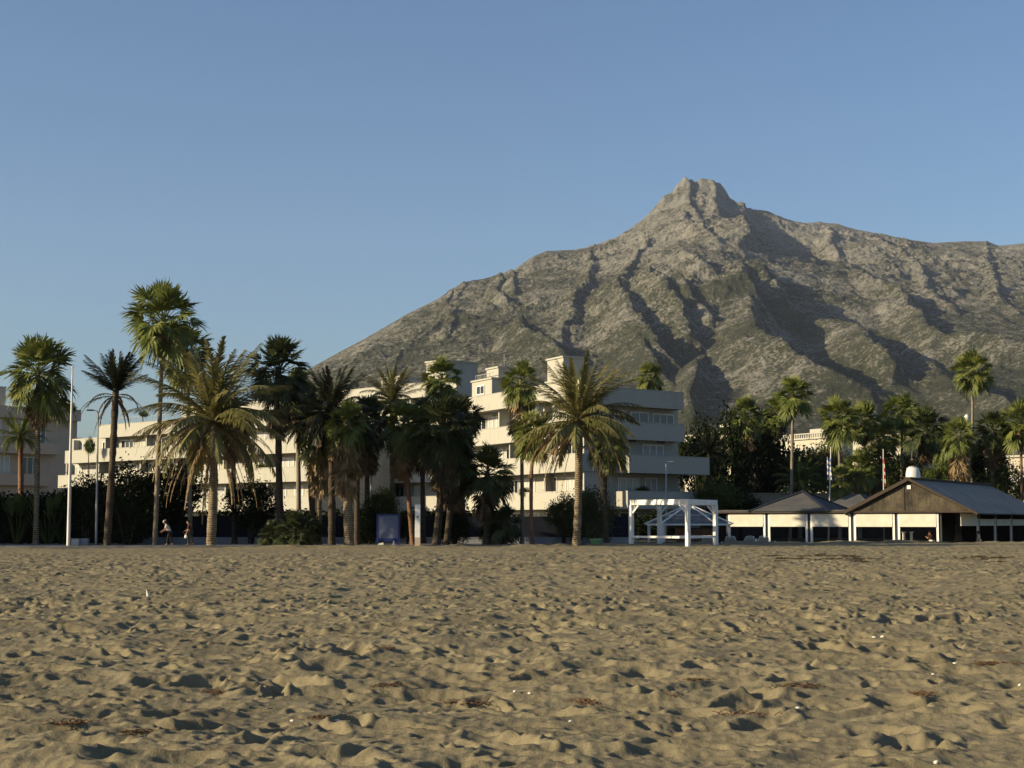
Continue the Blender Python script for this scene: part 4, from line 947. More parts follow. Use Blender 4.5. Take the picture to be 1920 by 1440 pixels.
def shrub(label, px, py, rx, ry, Y, mat, z0=.08, name='shrub', cat='shrub', grp='shrubs along the promenade', stems=4, trunk=None, ryd=None):
    sx_ = rx * Y / F; sz_ = ry * Y / F; zc = HZ(py, Y); x = GX(px, Y, zc)
    o = thing(name, label, cat, (x, Y, z0), 0, grp); i = PR_.randrange(3)
    me = BM[i]; f = link_mesh('foliage' if name == 'shrub' else 'crown', me, o, (0, 0, zc - z0)); f.scale = (sx_, ryd or sx_ * .8, sz_); f.rotation_euler = (0, 0, 0)
    f.material_slots[0].link = 'OBJECT'; f.material_slots[0].material = mat
    s_ = MB(); r_ = random.Random(PR_.random())
    for k_ in range(stems):
        tx, ty = r_.uniform(-.5, .5) * sx_, r_.uniform(-.4, .4) * sx_; h_ = max(zc - z0 + sz_ * .3, .4)
        s_.tube([(tx * .15, ty * .15, -.1), (tx * .5, ty * .5, h_ * .5), (tx, ty, h_)], [.05 + sz_ * .025, .04 + sz_ * .014, .02], 6)
    s_.build('trunk' if name != 'shrub' else 'stems', T_DARK, o, smooth=True)
    return o
for me in BM: me.materials.clear(); me.materials.append(L_BUSH)
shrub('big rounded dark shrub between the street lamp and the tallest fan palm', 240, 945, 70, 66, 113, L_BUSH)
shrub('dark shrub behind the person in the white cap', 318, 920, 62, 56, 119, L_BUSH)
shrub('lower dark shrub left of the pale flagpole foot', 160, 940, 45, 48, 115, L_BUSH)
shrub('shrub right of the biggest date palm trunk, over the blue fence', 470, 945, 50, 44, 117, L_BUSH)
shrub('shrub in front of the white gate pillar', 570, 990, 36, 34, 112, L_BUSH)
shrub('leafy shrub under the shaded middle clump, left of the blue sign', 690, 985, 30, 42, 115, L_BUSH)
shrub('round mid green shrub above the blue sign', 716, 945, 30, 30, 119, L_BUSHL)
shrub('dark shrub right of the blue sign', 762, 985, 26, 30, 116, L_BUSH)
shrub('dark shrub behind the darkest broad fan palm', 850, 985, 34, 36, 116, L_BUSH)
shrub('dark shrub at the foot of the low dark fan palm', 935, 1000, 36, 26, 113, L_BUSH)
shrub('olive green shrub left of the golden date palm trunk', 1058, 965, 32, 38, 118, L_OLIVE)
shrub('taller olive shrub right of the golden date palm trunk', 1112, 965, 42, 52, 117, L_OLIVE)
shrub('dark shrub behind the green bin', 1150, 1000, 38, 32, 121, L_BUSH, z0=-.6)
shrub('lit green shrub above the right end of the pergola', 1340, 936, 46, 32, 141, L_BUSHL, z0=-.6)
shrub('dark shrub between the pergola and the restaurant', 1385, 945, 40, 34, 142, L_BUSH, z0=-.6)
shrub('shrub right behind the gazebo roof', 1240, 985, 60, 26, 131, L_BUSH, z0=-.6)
for px, py, rx, ry, Y, lab, mt in ((1312, 868, 46, 84, 172, 'dark tree touching the white corner block on its right', L_BUSH), (1365, 872, 50, 92, 168, 'dark tree between the corner block and the thin tall palm', L_BUSH), (1428, 868, 52, 92, 176, 'widest dark tree just left of the thin tall palm', L_BUSH),
        (1548, 875, 46, 46, 182, 'olive green loose tree right of the thin tall palm', L_OLIVE), (1505, 885, 56, 48, 178, 'olive green tree behind the pyramid roof', L_OLIVE), (1650, 895, 46, 44, 160, 'green tree behind the furled red flag', L_BUSHL), (1765, 895, 34, 28, 152, 'bright green tree right of the white flue', L_BUSHL),
        (1855, 872, 38, 62, 168, 'dark tree right of the fat skirted palm', L_BUSH), (1890, 905, 46, 36, 160, 'green tree above the right end of the metal roof', L_BUSHL), (1705, 890, 44, 44, 172, 'dark tree behind the brown gable peak', L_BUSH)):
    shrub(lab, px, py, rx, ry, Y, mt, name='broadleaf_tree', cat='tree', grp='trees behind the restaurant')
shrub('small clipped conifer on the terrace of the long cream wing', 169, 836, 10, 15, 188, L_BUSHL, z0=7.0, name='potted_conifer', cat='shrub', grp='roof terrace plants', stems=1)
shrub('round potted shrub on the roof of the shaded block', 132, 765, 12, 10, 205, L_BUSHL, z0=15.6, name='potted_shrub', cat='shrub', grp='roof terrace plants', stems=2)
shrub('potted shrub on the roof terrace above the leaning dark date palm', 270, 776, 9, 6, 184, L_BUSHL, z0=11.9, name='potted_shrub', cat='shrub', grp='roof terrace plants', stems=2)
for fr_, px_, zt_, lab in ((fw, 492, 7.3, 'potted shrub on the lit balcony right of the biggest date palm'), (fw, 585, 10.25, 'potted shrub on the upper balcony at the right of the long wing'), (fl, 985, 4.25, 'potted shrub on the low balcony left of the golden date palm'), (fq, 1205, 4.25, 'potted shrub on the shaded balcony over the pergola')):
    q_ = fr_.pt(fr_.s_at(px_), .75 if fr_ is fq else -.75, 0); shrub(lab, px_, 980 - (zt_ + .1 - 1.6) * F / q_[1], 13, 9, q_[1], L_BUSHL, z0=zt_ - 1.2, name='potted_shrub', grp='balcony plants', stems=2)
# big trees beyond the left edge that shade the hedge, and the hedges
for px, py, rx, ry, Y, lab in ((-330, 830, 150, 190, 109, 'large dark broadleaf tree beyond the left end of the hedge, nearest it'), (-640, 800, 170, 225, 104, 'large dark broadleaf tree beyond the left end of the hedge, farther out'), (-150, 890, 90, 120, 114, 'dark broadleaf tree at the left end of the hedge')):
    shrub(lab, px, py, rx, ry, Y, L_BUSH, name='broadleaf_tree', cat='tree', grp='trees beyond the left edge')
def hedge(label, x0, x1, y0, y1, z0, z1, mat, n, size, seed):
    o = thing('hedge', label, 'hedge', ((x0 + x1) / 2, (y0 + y1) / 2, z0)); rg = np.random.RandomState(seed); mb = MB()
    w_, d_ = (x1 - x0) / 2, (y1 - y0) / 2; h_ = z1 - z0
    for _ in range(n):
        q = rg.rand(); 
        if q < .7: p = np.array([rg.uniform(-w_, w_), -d_ + rg.normal() * .15, rg.rand() * h_])
        else: p = np.array([rg.uniform(-w_, w_), rg.uniform(-d_, d_), h_ + rg.normal() * .22])
        a = unit(rg.normal(size=3)); b_ = unit(np.cross(a, rg.normal(size=3))); s_ = size * (.6 + .8 * rg.rand()); mb.face([p - a * s_, p + b_ * s_ * .5, p + a * s_, p - b_ * s_ * .5])
    mb.build('foliage', mat, o); MB().box(-w_ + .1, w_ - .1, -d_ + .1, d_ - .1, .02, h_ - .15).build('dark_core', simple('shade_core_%d' % seed, (.012, .013, .007)), o)  # added solid core keeps the hedge opaque, its inner shade in the colour
    return o
hedge('tall dark clipped hedge along the left part of the promenade', GX(-160, 117), GX(262, 117), 116.6, 118.4, .08, 3.4, L_BUSH, 9000, .13, 1)
hedge('low green hedge in front of the ground floor balconies in the middle', GX(838, 132), GX(912, 132), 131.4, 132.6, .1, 2.2, L_BUSHL, 1200, .12, 2)
hedge('dark hedge strip behind the blue fence on the right', GX(905, 124), GX(1180, 124), 123.6, 124.8, .1, 1.5, L_BUSH, 2000, .13, 3)
hedge('dark hedge strip behind the blue fence in the middle', GX(370, 122), GX(905, 122), 121.6, 122.8, .06, 2.3, L_BUSH, 4200, .14, 4)
# banana-like plants with big paddle leaves
def paddle_plant(label, px, Y, h, seed):
    rg = np.random.RandomState(seed); o = thing('paddle_leaf_plant', label, 'plant', (GX(px, Y), Y, .08), 0, 'large leaved plants by the hedge'); mb = MB(); st = MB()
    for k_ in range(13):
        az = rg.rand() * 6.28; el = math.radians(50 + 35 * rg.rand()); d = np.array([math.cos(az) * math.cos(el), math.sin(az) * math.cos(el), math.sin(el)]); L = h * (.45 + .2 * rg.rand())
        a_ = np.array([math.cos(az) * .15, math.sin(az) * .15, 0]); e_ = a_ + d * L; st.tube([a_, a_ + d * L * .5, e_], [.05, .04, .025], 5)
        sd = unit(np.cross(d, UP)); bl_ = h * (.42 + .12 * rg.rand()); pr0 = None
        for j in range(6):
            t = j / 5; c_ = e_ + d * bl_ * t - UP * bl_ * .35 * t * t; w_ = .20 * h / 4 * math.sin(math.pi * min(.98, .12 + t * .86)) * 1.4
            q = (c_ - sd * w_ + UP * w_ * .3, c_, c_ + sd * w_ + UP * w_ * .3)
            if pr0: mb.face([pr0[0], pr0[1], q[1], q[0]]); mb.face([pr0[1], pr0[2], q[2], q[1]])
            pr0 = q
    mb.build('leaves', L_BUSHL, o); st.build('stems', L_BUSHL, o); return o
paddle_plant('large paddle leaved plant left of the leftmost fan palm trunk', 30, 115.8, 4.4, 1)
paddle_plant('large paddle leaved plant right of the leftmost fan palm trunk', 92, 115.6, 4.5, 2)
paddle_plant('smaller paddle leaved plant by the pale flagpole', 116, 116.3, 3.2, 3)
fan_palm('ground hugging palmetto in front of the blue fence, left of the shaded clump', 552, 107.5, 552, 1005, 42, .2, 0, dark=True, trunk=T_DARK, var=0)
fan_palm('second low palmetto beside the white gate pillar', 510, 109, 508, 1008, 30, .15, 0, dark=True, trunk=T_DARK, var=1)
fan_palm('low palmetto right of the low dark fan palm', 945, 110, 948, 985, 34, .15, 0, dark=True, trunk=T_DARK, var=1)
# ------------------------------------------------------------------ fence, low wall, poles, signs
M_NAVY = simple('navy_mesh_screen', (.008, .012, .026), (.006, .009, .02), 2, .8)
M_WALL = simple('pale_low_wall', (.36, .37, .40), (.29, .30, .33), 1.2, .85, .004, 6)
fe = thing('mesh_fence', 'long navy mesh fence on top of the low promenade wall', 'fence', (GX(200, 119.5), 119.5, .06))
xA, xB = GX(235, 119.5), GX(1178, 119.5); xe = xB - xA
MB().box(0, xe, -.02, .02, .45, 2.0).build('mesh_panel', M_NAVY, fe); 
fe.location.x = xA
k = 0.0
while k <= xe:
    MB().tube([(k, .06, 0), (k, .06, 2.1)], .03, 6).build('post', M_DARKMETAL, fe); k += 2.5
lw = thing('low_wall', 'low pale wall under the navy fence along the promenade', 'wall', (xA, 119.1, .06))
MB().box(0, xe, -.12, .12, 0, .42).box(-.04, xe + .04, -.16, .16, .42, .47).build('wall_panel', M_WALL, lw)
kb = MB(); xs_ = [-160, -90, -60, -30, -19, -8, 0, 6, 9]
for a, b_ in zip(xs_[:-1], xs_[1:]): kb.beam((a, float(yedge(a)) + .32, .085), (b_, float(yedge(b_)) + .32, .085), .3, .16)
tag(kb.build('kerb', simple('weathered_kerb_stone', (.20, .19, .175), (.13, .125, .115), 1.5, .9, .01, 5)), kind='structure')
cb = None
for px, Y, w_, lab in ((142, 108, .50, 'left pale concrete bench block near the flagpole foot'), (158, 108.6, .55, 'right pale concrete bench block near the flagpole foot')):
    o = thing('concrete_block', lab, 'bench block', (GX(px, Y), Y, .06), 0, 'concrete blocks'); MB().box(-w_ / 2, w_ / 2, -.25, .25, 0, .42).box(-w_ / 2 - .02, w_ / 2 + .02, -.27, .27, .42, .47).build('block', M_WALL, o, bevel=.02)
def pole(name, label, cat, px, Y, ptx, pty, r0, r1, mat, z0=.06, grp=None):
    x0 = GX(px, Y, z0); tp = W(ptx, pty, Y); o = thing(name, label, cat, (x0, Y, z0), 0, grp); rel = Vector((tp.x - x0, 0, tp.z - z0))
    MB().tube([rel * t for t in (0, .02, .3, .65, 1.0)], [r0 * 1.25, r0, r0 * .9 + r1 * .1, (r0 + r1) / 2, r1], 10).build('pole', mat, o, smooth=True)
    MB().box(-.2, .2, -.2, .2, -.05, .03).build('base_plate', M_GREYMETAL, o)
    return o, rel
M_PALE = simple('pale_painted_metal', (.62, .60, .54), (.52, .50, .45), 1.0, .5)
o, rel = pole('flagpole', 'bare pale tapered flagpole near the left edge, standing on the sand', 'flagpole', 128, 101.5, 136, 690, .115, .04, M_PALE, z0=0); MB().tube([rel, rel + Vector((0, 0, .15))], [.08, .03], 8).build('finial', M_PALE, o)
o, rel = pole('street_lamp', 'thin street lamp with a short left arm beside the leaning dark date palm', 'street lamp', 180, 109, 184, 775, .08, .05, M_GREYMETAL); MB().tube([rel, rel + Vector((-.05, -.05, .15)), rel + Vector((-.35, -.1, .22))], .035, 8).build('arm', M_GREYMETAL, o)
MB().box(rel.x - .75, rel.x - .3, -.22, .02, rel.z + .16, rel.z + .26).build('lamp_head', M_DARKMETAL, o, bevel=.02)
o, rel = pole('street_lamp', 'thin street lamp with a small right arm in front of the shaded corner block', 'street lamp', 1249, 126, 1249, 868, .075, .05, M_GREYMETAL, z0=-.7); MB().tube([rel, rel + Vector((.1, -.03, .1)), rel + Vector((.25, -.06, .1))], .035, 8).build('arm', M_GREYMETAL, o)
MB().box(.22, .62, -.2, .04, rel.z + .05, rel.z + .14).build('lamp_head', M_GREYMETAL, o, bevel=.02)
# flags
M_FR = simple('red_flag_cloth', (.42, .03, .03), rough=.8, trans=.2); M_FW = simple('white_flag_cloth', (.66, .65, .62), rough=.8, trans=.2); M_FB = simple('blue_flag_cloth', (.10, .15, .36), rough=.8, trans=.2)
def flag(o, rel, drop, w, stripes, seed, fold=.10, lean=.25, horizontal=True):
    """limp flag: a sheet gathered in folds hanging from the pole top"""
    rg = random.Random(seed); nu, nv = 14, 26; mb = MB(); P = {}
    for j in range(nv + 1):
        v = j / nv
        for i in range(nu + 1):
            u = i / nu; ph = u * 9 + v * 2 + seed
            P[i, j] = (rel[0] + .05 + u * w * (.55 + .45 * v) + lean * u * v * .2, fold * math.sin(ph) * (.25 + u), rel[2] - .15 - drop * v - u * w * (.55 * (1 - v * .4)) - .04 * math.sin(ph * 1.7))
    for j in range(nv):
        for i in range(nu):
            t = j / nv if horizontal else i / nu
            mb.face([P[i, j], P[i, j + 1], P[i + 1, j + 1], P[i + 1, j]], stripes(i / nu, j / nv))
    return mb.build('flag', [M_FR, M_FW, M_FB], o, smooth=True)
o, rel = pole('flagpole', 'flagpole with a limp red over white flag in the middle clump', 'flagpole', 694, 118.6, 699, 762, .075, .05, M_GREYMETAL); flag(o, rel, 1.3, .9, lambda u, v: 0 if v < .5 else 1, 1, .12)
o, rel = pole('flagpole', 'flagpole with a limp blue and white striped flag behind the pyramid roof', 'flagpole', 1553, 141, 1558, 838, .06, .04, M_PALE, z0=-.7); flag(o, (rel[0] - .42, 0, rel[2] - .7), 2.0, .42, lambda u, v: 2 if (int(v * 8) % 2 == 0) else 1, 2, .14)
o, rel = pole('flagpole', 'thin flagpole with a furled red and white flag behind the brown gable', 'flagpole', 1658, 137, 1656, 842, .05, .035, M_PALE, z0=-.7); flag(o, (rel[0] - .1, 0, rel[2] - .7), 2.3, .2, lambda u, v: 0 if (int(v * 7) % 2 == 0) else 1, 3, .10)
# blue sign panel, white posts, gate pillar
sg = thing('sign_panel', 'blue framed grey blue information panel beside the white square post', 'sign', (GX(728, 107), 107, .06))
hw = .78; sg_f = MB()
sg_f.box(-hw, -hw + .13, -.06, .06, 0, 2.12).box(hw - .13, hw, -.06, .06, 0, 2.12).box(-hw + .13, hw - .13, -.06, .06, 2.0, 2.12).box(-hw + .13, hw - .13, -.06, .06, .30, .50); sg_f.build('frame', simple('dark_blue_paint', (.02, .03, .12), rough=.5), sg)
MB().box(-hw + .13, hw - .13, -.045, .045, .50, 2.0).build('panel', simple('grey_blue_board', (.115, .13, .19), (.10, .112, .17), 1.5, .6), sg)
wp = thing('square_post', 'thick white square post with a grey foot right of the blue sign', 'post', (GX(783, 104), 104, .02)); MB().box(-.17, .17, -.17, .17, .62, 2.75).build('shaft', M_WOOD, wp, bevel=.012); MB().box(-.175, .175, -.175, .175, 0, .62).build('foot', M_GREYWALL, wp)
MB().box(-.05, .05, -.19, -.17, 1.9, 2.0).build('hook', M_DARKMETAL, wp)
gp = thing('gate_pillar', 'white rendered gate pillar among the palmettos', 'pillar', (GX(521, 117), 117, .06)); MB().box(-.22, .22, -.22, .22, 0, 3.4).build('shaft', M_WHITE, gp); MB().box(-.28, .28, -.28, .28, 3.4, 3.5).build('cap', M_WHITE, gp)
st = MB(); rgk = random.Random(4); st.hexa([(-.3, -.18, 0), (.3, -.2, 0), (.28, .2, 0), (-.26, .18, 0), (-.05, -.12, .22), (.27, -.15, .26), (.25, .12, .25), (-.02, .1, .2)])
o = st.build('pale_stone', simple('pale_rock', (.55, .52, .42)), bevel=.03); o.location = (GX(712, 104), 104, .06); tag(o, 'pale stone block lying under the blue sign', 'stone')
o = thing('bollard', 'small white bollard under the right corner of the blue sign', 'post', (GX(738, 104), 104, .02)); MB().tube([(0, 0, 0), (0, 0, .36)], .05, 8).build('shaft', M_WOOD, o); MB().tube([(0, 0, .36), (0, 0, .41)], [.065, .05], 8).build('cap', M_WOOD, o)
bn = thing('rubbish_bin', 'green plastic rubbish bin on the sand right of the golden date palm', 'bin', (GX(1117, 109), 109, .0)); MB().hexa([(-.27, -.25, 0), (.27, -.25, 0), (.27, .25, 0), (-.27, .25, 0), (-.34, -.3, .42), (.34, -.3, .42), (.34, .3, .42), (-.34, .3, .42)]).build('bin_body', simple('green_plastic', (.11, .24, .10), rough=.5), bn, bevel=.02); MB().box(-.38, .38, -.34, .34, .42, .5).build('lid', simple('pale_green_plastic', (.17, .32, .15), rough=.5), bn, bevel=.02)
lamp = thing('chimney_pot', 'small white globe light on a roof behind the fat skirted palm', 'lamp', (GX(1813, 172, 12), 172, .1))
MB().tube([(0, 0, 0), (0, 0, 12.4)], .06, 8).build('pole', M_PALE, lamp); MB().tube([(0, 0, 12.4), (0, 0, 12.55), (0, 0, 12.9), (0, 0, 13.1)], [.1, .26, .26, .1], 10).build('globe', M_WOOD, lamp, smooth=True); lamp.name = 'garden_lamp'; lamp['label'] = 'small white globe lamp on a tall pole beside the lone tall palm'

# ------------------------------------------------------------------ people
M_SKIN = simple('skin', (.40, .22, .14), (.36, .19, .12), 8, .6); M_HAIR = simple('dark_hair', (.02, .014, .010), rough=.6)
M_SHIRTW = simple('white_cotton', (.66, .61, .54), rough=.85); M_BLACK = simple('black_cotton', (.012, .012, .014), rough=.85); M_RUST = simple('dark_red_cotton', (.07, .022, .016), rough=.85); M_CLOTHW = simple('white_cloth_bag', (.74, .72, .64), rough=.8); M_GREYC = simple('dark_grey_cotton', (.04, .04, .045), rough=.85)
def skin_mesh(name, mat, verts, edges, rad, parent, root=0, sub=2):
    me = bpy.data.meshes.new(name); me.from_pydata(verts, edges, []); o = bpy.data.objects.new(name, me); COL.objects.link(o)
    md = o.modifiers.new('skin', 'SKIN'); md.use_smooth_shade = True
    for i, r_ in enumerate(rad):
        s_ = me.skin_vertices[0].data[i]; s_.radius = (r_, r_) if not isinstance(r_, tuple) else r_; s_.use_root = (i == root)
    sd = o.modifiers.new('sub', 'SUBSURF'); sd.levels = sub; sd.render_levels = sub
    dg = bpy.context.evaluated_depsgraph_get(); dg.update(); nm = bpy.data.meshes.new_from_object(o.evaluated_get(dg)); nm.name = name
    bpy.data.objects.remove(o); nm.materials.clear(); nm.materials.append(mat)
    nm.polygons.foreach_set('use_smooth', [True] * len(nm.polygons))
    return link_mesh(name, nm, parent)
def person(label, loc, rz, pose, shirt, trousers, hat=None, hair=M_HAIR, shorts=False, grp='people'):
    """local frame: faces +x; y to the person's left"""
    o = thing('person', label, 'person', loc, rz, grp); J = pose
    V = []; E = []; Rd = []; idx = {}
    def add(n_, r_, par=None):
        idx[n_] = len(V); V.append(J[n_]); Rd.append(r_)
        if par: E.append((idx[par], idx[n_]))
    add('pelvis', (.15, .12)); add('waist', (.125, .10), 'pelvis'); add('chest', (.165, .12), 'waist'); add('neck', .055, 'chest'); add('jaw', .075, 'neck'); add('head', .098, 'jaw'); add('crown', .085, 'head')
    for s_ in 'lr':
        add('sho' + s_, .062, 'chest'); add('elb' + s_, .043, 'sho' + s_); add('wri' + s_, .028, 'elb' + s_); add('palm' + s_, .036, 'wri' + s_)
        a = np.array(J['palm' + s_]); f = unit(a - np.array(J['elb' + s_])); sd = unit(np.cross(f, (0, 0, 1.0))); up = np.cross(sd, f)
        for k_ in range(4):
            q = sd * (k_ - 1.5) * .019; L = (.065, .078, .072, .055)[k_]
            m1 = a + f * .045 + q; m2 = a + f * (.045 + L * .6) + q - up * .012; m3 = a + f * (.045 + L) + q - up * .035
            for kk, (p_, r_) in enumerate(((m1, .010), (m2, .009), (m3, .008))):
                J[f'f{s_}{k_}{kk}'] = tuple(p_); add(f'f{s_}{k_}{kk}', r_, 'palm' + s_ if kk == 0 else f'f{s_}{k_}{kk-1}')
        J['th' + s_] = tuple(a + f * .01 + sd * (.04 if s_ == 'l' else -.04) - up * .01); add('th' + s_, .011, 'palm' + s_); J['tt' + s_] = tuple(a + f * .055 + sd * (.055 if s_ == 'l' else -.055) - up * .02); add('tt' + s_, .009, 'th' + s_)
        add('hip' + s_, .088, 'pelvis'); add('kne' + s_, .060, 'hip' + s_); add('ank' + s_, .040, 'kne' + s_); J['toe' + s_] = (J['ank' + s_][0] + .17, J['ank' + s_][1], J['ank' + s_][2] - .055); add('toe' + s_, .035, 'ank' + s_)
    h = np.array(J['head']); J['nose'] = tuple(h + np.array([.115, 0, -.015])); add('nose', .016, 'head')
    skin_mesh('body', M_SKIN, V, E, Rd, o)
    def cloth(name, mat, names, edges, rads): skin_mesh(name, mat, [J[q] for q in names], edges, rads, o, 0, 2)
    mid = lambda a, b_, t: tuple(np.array(J[a]) * (1 - t) + np.array(J[b_]) * t)
    for s_ in 'lr': J['slv' + s_] = mid('sho' + s_, 'elb' + s_, .75 if shorts else .95); J['hem' + s_] = mid('hip' + s_, 'kne' + s_, .8); J['cuf' + s_] = mid('kne' + s_, 'ank' + s_, .92)
    J['nk'] = mid('chest', 'neck', .55)
    cloth('shirt', shirt, ['waist', 'pelvis', 'chest', 'nk', 'shol', 'slvl', 'shor', 'slvr'], [(0, 1), (0, 2), (2, 3), (2, 4), (4, 5), (2, 6), (6, 7)], [(.15, .125), (.165, .14), (.185, .14), .075, .080, .060, .080, .060])
    if shorts: cloth('shorts', trousers, ['pelvis', 'hipl', 'heml', 'hipr', 'hemr'], [(0, 1), (1, 2), (0, 3), (3, 4)], [(.165, .14), .105, .088, .105, .088])
    else: cloth('trousers', trousers, ['pelvis', 'hipl', 'knel', 'cufl', 'hipr', 'kner', 'cufr'], [(0, 1), (1, 2), (2, 3), (0, 4), (4, 5), (5, 6)], [(.165, .14), .105, .078, .062, .105, .078, .062])
    for s_ in 'lr':
        J['hl' + s_] = (J['ank' + s_][0] - .04, J['ank' + s_][1], J['ank' + s_][2] - .05); skin_mesh('shoe', M_GREYC, [J['hl' + s_], (J['ank' + s_][0] + .07, J['ank' + s_][1], J['ank' + s_][2] - .045), J['toe' + s_]], [(0, 1), (1, 2)], [.05, .05, .042], o, 0, 1)
    c_ = np.array(J['crown'])
    if hat:
        skin_mesh('cap', hat, [tuple(c_ + np.array([-.02, 0, -.02])), tuple(c_ + np.array([-.01, 0, .035])), tuple(c_ + np.array([.12, 0, -.03])), tuple(c_ + np.array([.17, 0, -.04]))], [(0, 1), (0, 2), (2, 3)], [.112, .085, (.06, .02), (.05, .012)], o, 0, 2)
    skin_mesh('hair', hair, [tuple(h + np.array([-.035, 0, .02])), tuple(c_ + np.array([-.02, 0, -.0])), tuple(h + np.array([-.06, 0, -.06]))], [(0, 1), (0, 2)], [.098, .085 if not hat else .07, .06], o, 0, 2)
    for y_ in (-.035, .035):
        ey = MB(); ey.tube([tuple(h + np.array([.088, y_, .02])), tuple(h + np.array([.101, y_, .02]))], [.011, .008], 8); ey.build('eye', M_HAIR, o)
    mo_ = MB(); mo_.box(h[0] + .085, h[0] + .097, -.022, .022, h[2] - .066, h[2] - .056); mo_.build('mouth', M_RUST, o)
    return o
def pose(lean=0.12, step=.18, head=.02, arml=None, armr=None):
    J = dict(pelvis=(0, 0, .92), waist=(lean * .4, 0, 1.06), chest=(lean, 0, 1.27), neck=(lean * 1.25, 0, 1.43), jaw=(lean * 1.4 + head, 0, 1.50), head=(lean * 1.5 + head, 0, 1.57), crown=(lean * 1.5 + head - .01, 0, 1.64),
             shol=(lean, .19, 1.37), shor=(lean, -.19, 1.37), hipl=(0, .10, .88), hipr=(0, -.10, .88), knel=(step * .75, .10, .48), kner=(-step * .2, -.10, .48), ankl=(step, .10, .10), ankr=(-step * 1.2, -.10, .12))
    for s_, arm in (('l', arml), ('r', armr)):
        sg_ = 1 if s_ == 'l' else -1
        if arm is None: arm = ((lean + .02, sg_ * .24, 1.08), (lean + .12, sg_ * .25, .86))
        J['elb' + s_] = arm[0]; J['wri' + s_] = arm[1]; w_ = np.array(arm[1]); J['palm' + s_] = tuple(w_ + unit(w_ - np.array(arm[0])) * .055)
    return J
PY = 107.6
person('person in a white cap and white shirt with dark trousers walking left along the promenade', (GX(318, PY), PY, .06), math.pi, pose(.20, .16, .05, ((.28, .22, 1.12), (.50, .16, 1.00)), ((.26, -.22, 1.10), (.48, -.14, .97))), M_SHIRTW, M_BLACK, M_CLOTHW, grp='people on the promenade')
o = person('person in a dark red shirt holding a white bag, behind the white capped one', (GX(357, PY), PY, .06), math.pi, pose(.10, .14, .03, ((.13, .24, 1.08), (.22, .22, .86)), ((.22, -.2, 1.10), (.42, -.16, .98))), M_RUST, M_GREYC, None, grp='people on the promenade')
bg_ = thing('cloth_bag', 'white cloth bag held by the person in the dark red shirt', 'bag', (GX(357, PY) - .27, PY - .22, .50))
skin_mesh('bag_body', M_CLOTHW, [(0, 0, .05), (0, 0, .16), (0, 0, .30)], [(0, 1), (1, 2)], [(.11, .06), (.12, .06), (.07, .03)], bg_, 0, 2); MB().tube([(-.05, 0, .29), (-.03, 0, .38), (.03, 0, .38), (.05, 0, .29)], .008, 6).build('handle', M_CLOTHW, bg_)
rx_, ry_, rz_ = rest_local(-.9, .9)
person('red haired person in white shorts standing in the open bay of the restaurant', (rx_, ry_, rz_), math.pi * .75, pose(.12, .08, .02, ((.2, .22, 1.1), (.36, .14, 1.2)), None), M_RUST, M_CLOTHW, None, simple('auburn_hair', (.12, .03, .014), rough=.6), True, 'people in the restaurant')
rx_, ry_, rz_ = rest_local(1.9, 4.7)
person('person in white clothes standing by the dark corner post of the restaurant', (rx_, ry_, rz_), math.pi, pose(.06, .06, .02), M_CLOTHW, M_CLOTHW, None, grp='people in the restaurant')

# ------------------------------------------------------------------ things lying on the sand
def on_sand(px, py):
    y = 1.6 * F / max(py - 980, 5)
    for _ in range(3):
        x = GX(px, y, 0); z = sand_z(x, y); t = W(px, py, y).z - z; y = y * (CAM_Z - z) / max(CAM_Z - W(px, py, y).z, .05)
    x = GX(px, y, 0); return x, y, sand_z(x, y)
M_WEED = simple('dry_brown_seaweed', (.075, .042, .020), (.14, .078, .036), 12, .8); M_SHELL = simple('bleached_shell', (.66, .62, .52), (.55, .50, .42), 20, .6)
def weed(seed, s_):
    rg = np.random.RandomState(seed); mb = MB()
    for k_ in range(26):
        a = rg.rand() * 6.28; p = np.array([rg.normal() * .5, rg.normal() * .3, .02]) * s_; pts = []
        for j in range(6):
            pts.append(tuple(p)); a += rg.normal() * .7; p = p + np.array([math.cos(a), math.sin(a), 0]) * s_ * .22; p[2] = abs(.03 + .22 * math.sin(j * 1.1 + k_) * rg.rand()) * s_ + .004
        mb.tube(pts, [s_ * .028] * 5 + [s_ * .008], 4)
    return mb.mesh('seaweed', M_WEED)
WM = [weed(i, .13) for i in range(4)]
for i, (px, py, s_, lab) in enumerate(((885, 1318, 1.2, 'wide brown seaweed clump lowest in the middle of the sand'), (1100, 1325, 1.0, 'brown seaweed clump right of the widest one'), (1395, 1335, 1.2, 'upright rusty seaweed clump in the lower right'), (1252, 1305, .8, 'small rusty seaweed tuft left of the upright one'), (1505, 1288, 1.1, 'rusty seaweed clump beside a dark hollow'),
        (1325, 1300, .8, 'thin seaweed strand left of the hollow'), (132, 1358, 1.0, 'reddish seaweed clump in the lower left corner area'), (150, 1340, .8, 'small reddish seaweed bit above the lower left clump'), (730, 1312, .9, 'seaweed clump left of the widest one'), (415, 1290, .9, 'pale yellow brown seaweed clump left of centre'), (690, 1085, 1.6, 'far brown seaweed patch in the middle distance'),
        (1872, 1245, 1.2, 'dark seaweed clump near the right edge'), (1725, 1302, .9, 'rusty seaweed strand right of the lower middle'), (1310, 1277, .7, 'faint seaweed strand above the lower right clumps'), (725, 1217, 1.0, 'brown seaweed bit beside the big hollows'), (270, 1372, .8, 'small brown seaweed bit at the lower left'), (1875, 1225, .7, 'small rusty seaweed bit at the right edge'), (612, 1359, .8, 'thin brown seaweed lying by a white shell'))):
    x, y, z = on_sand(px, py); o = link_mesh('seaweed', WM[i % 4], None, (x, y, z + .005)); o.rotation_euler = (0, 0, i * 1.7); o.scale = (s_ * 1.3, s_, s_); tag(o, lab, 'seaweed', 'seaweed clumps on the sand')
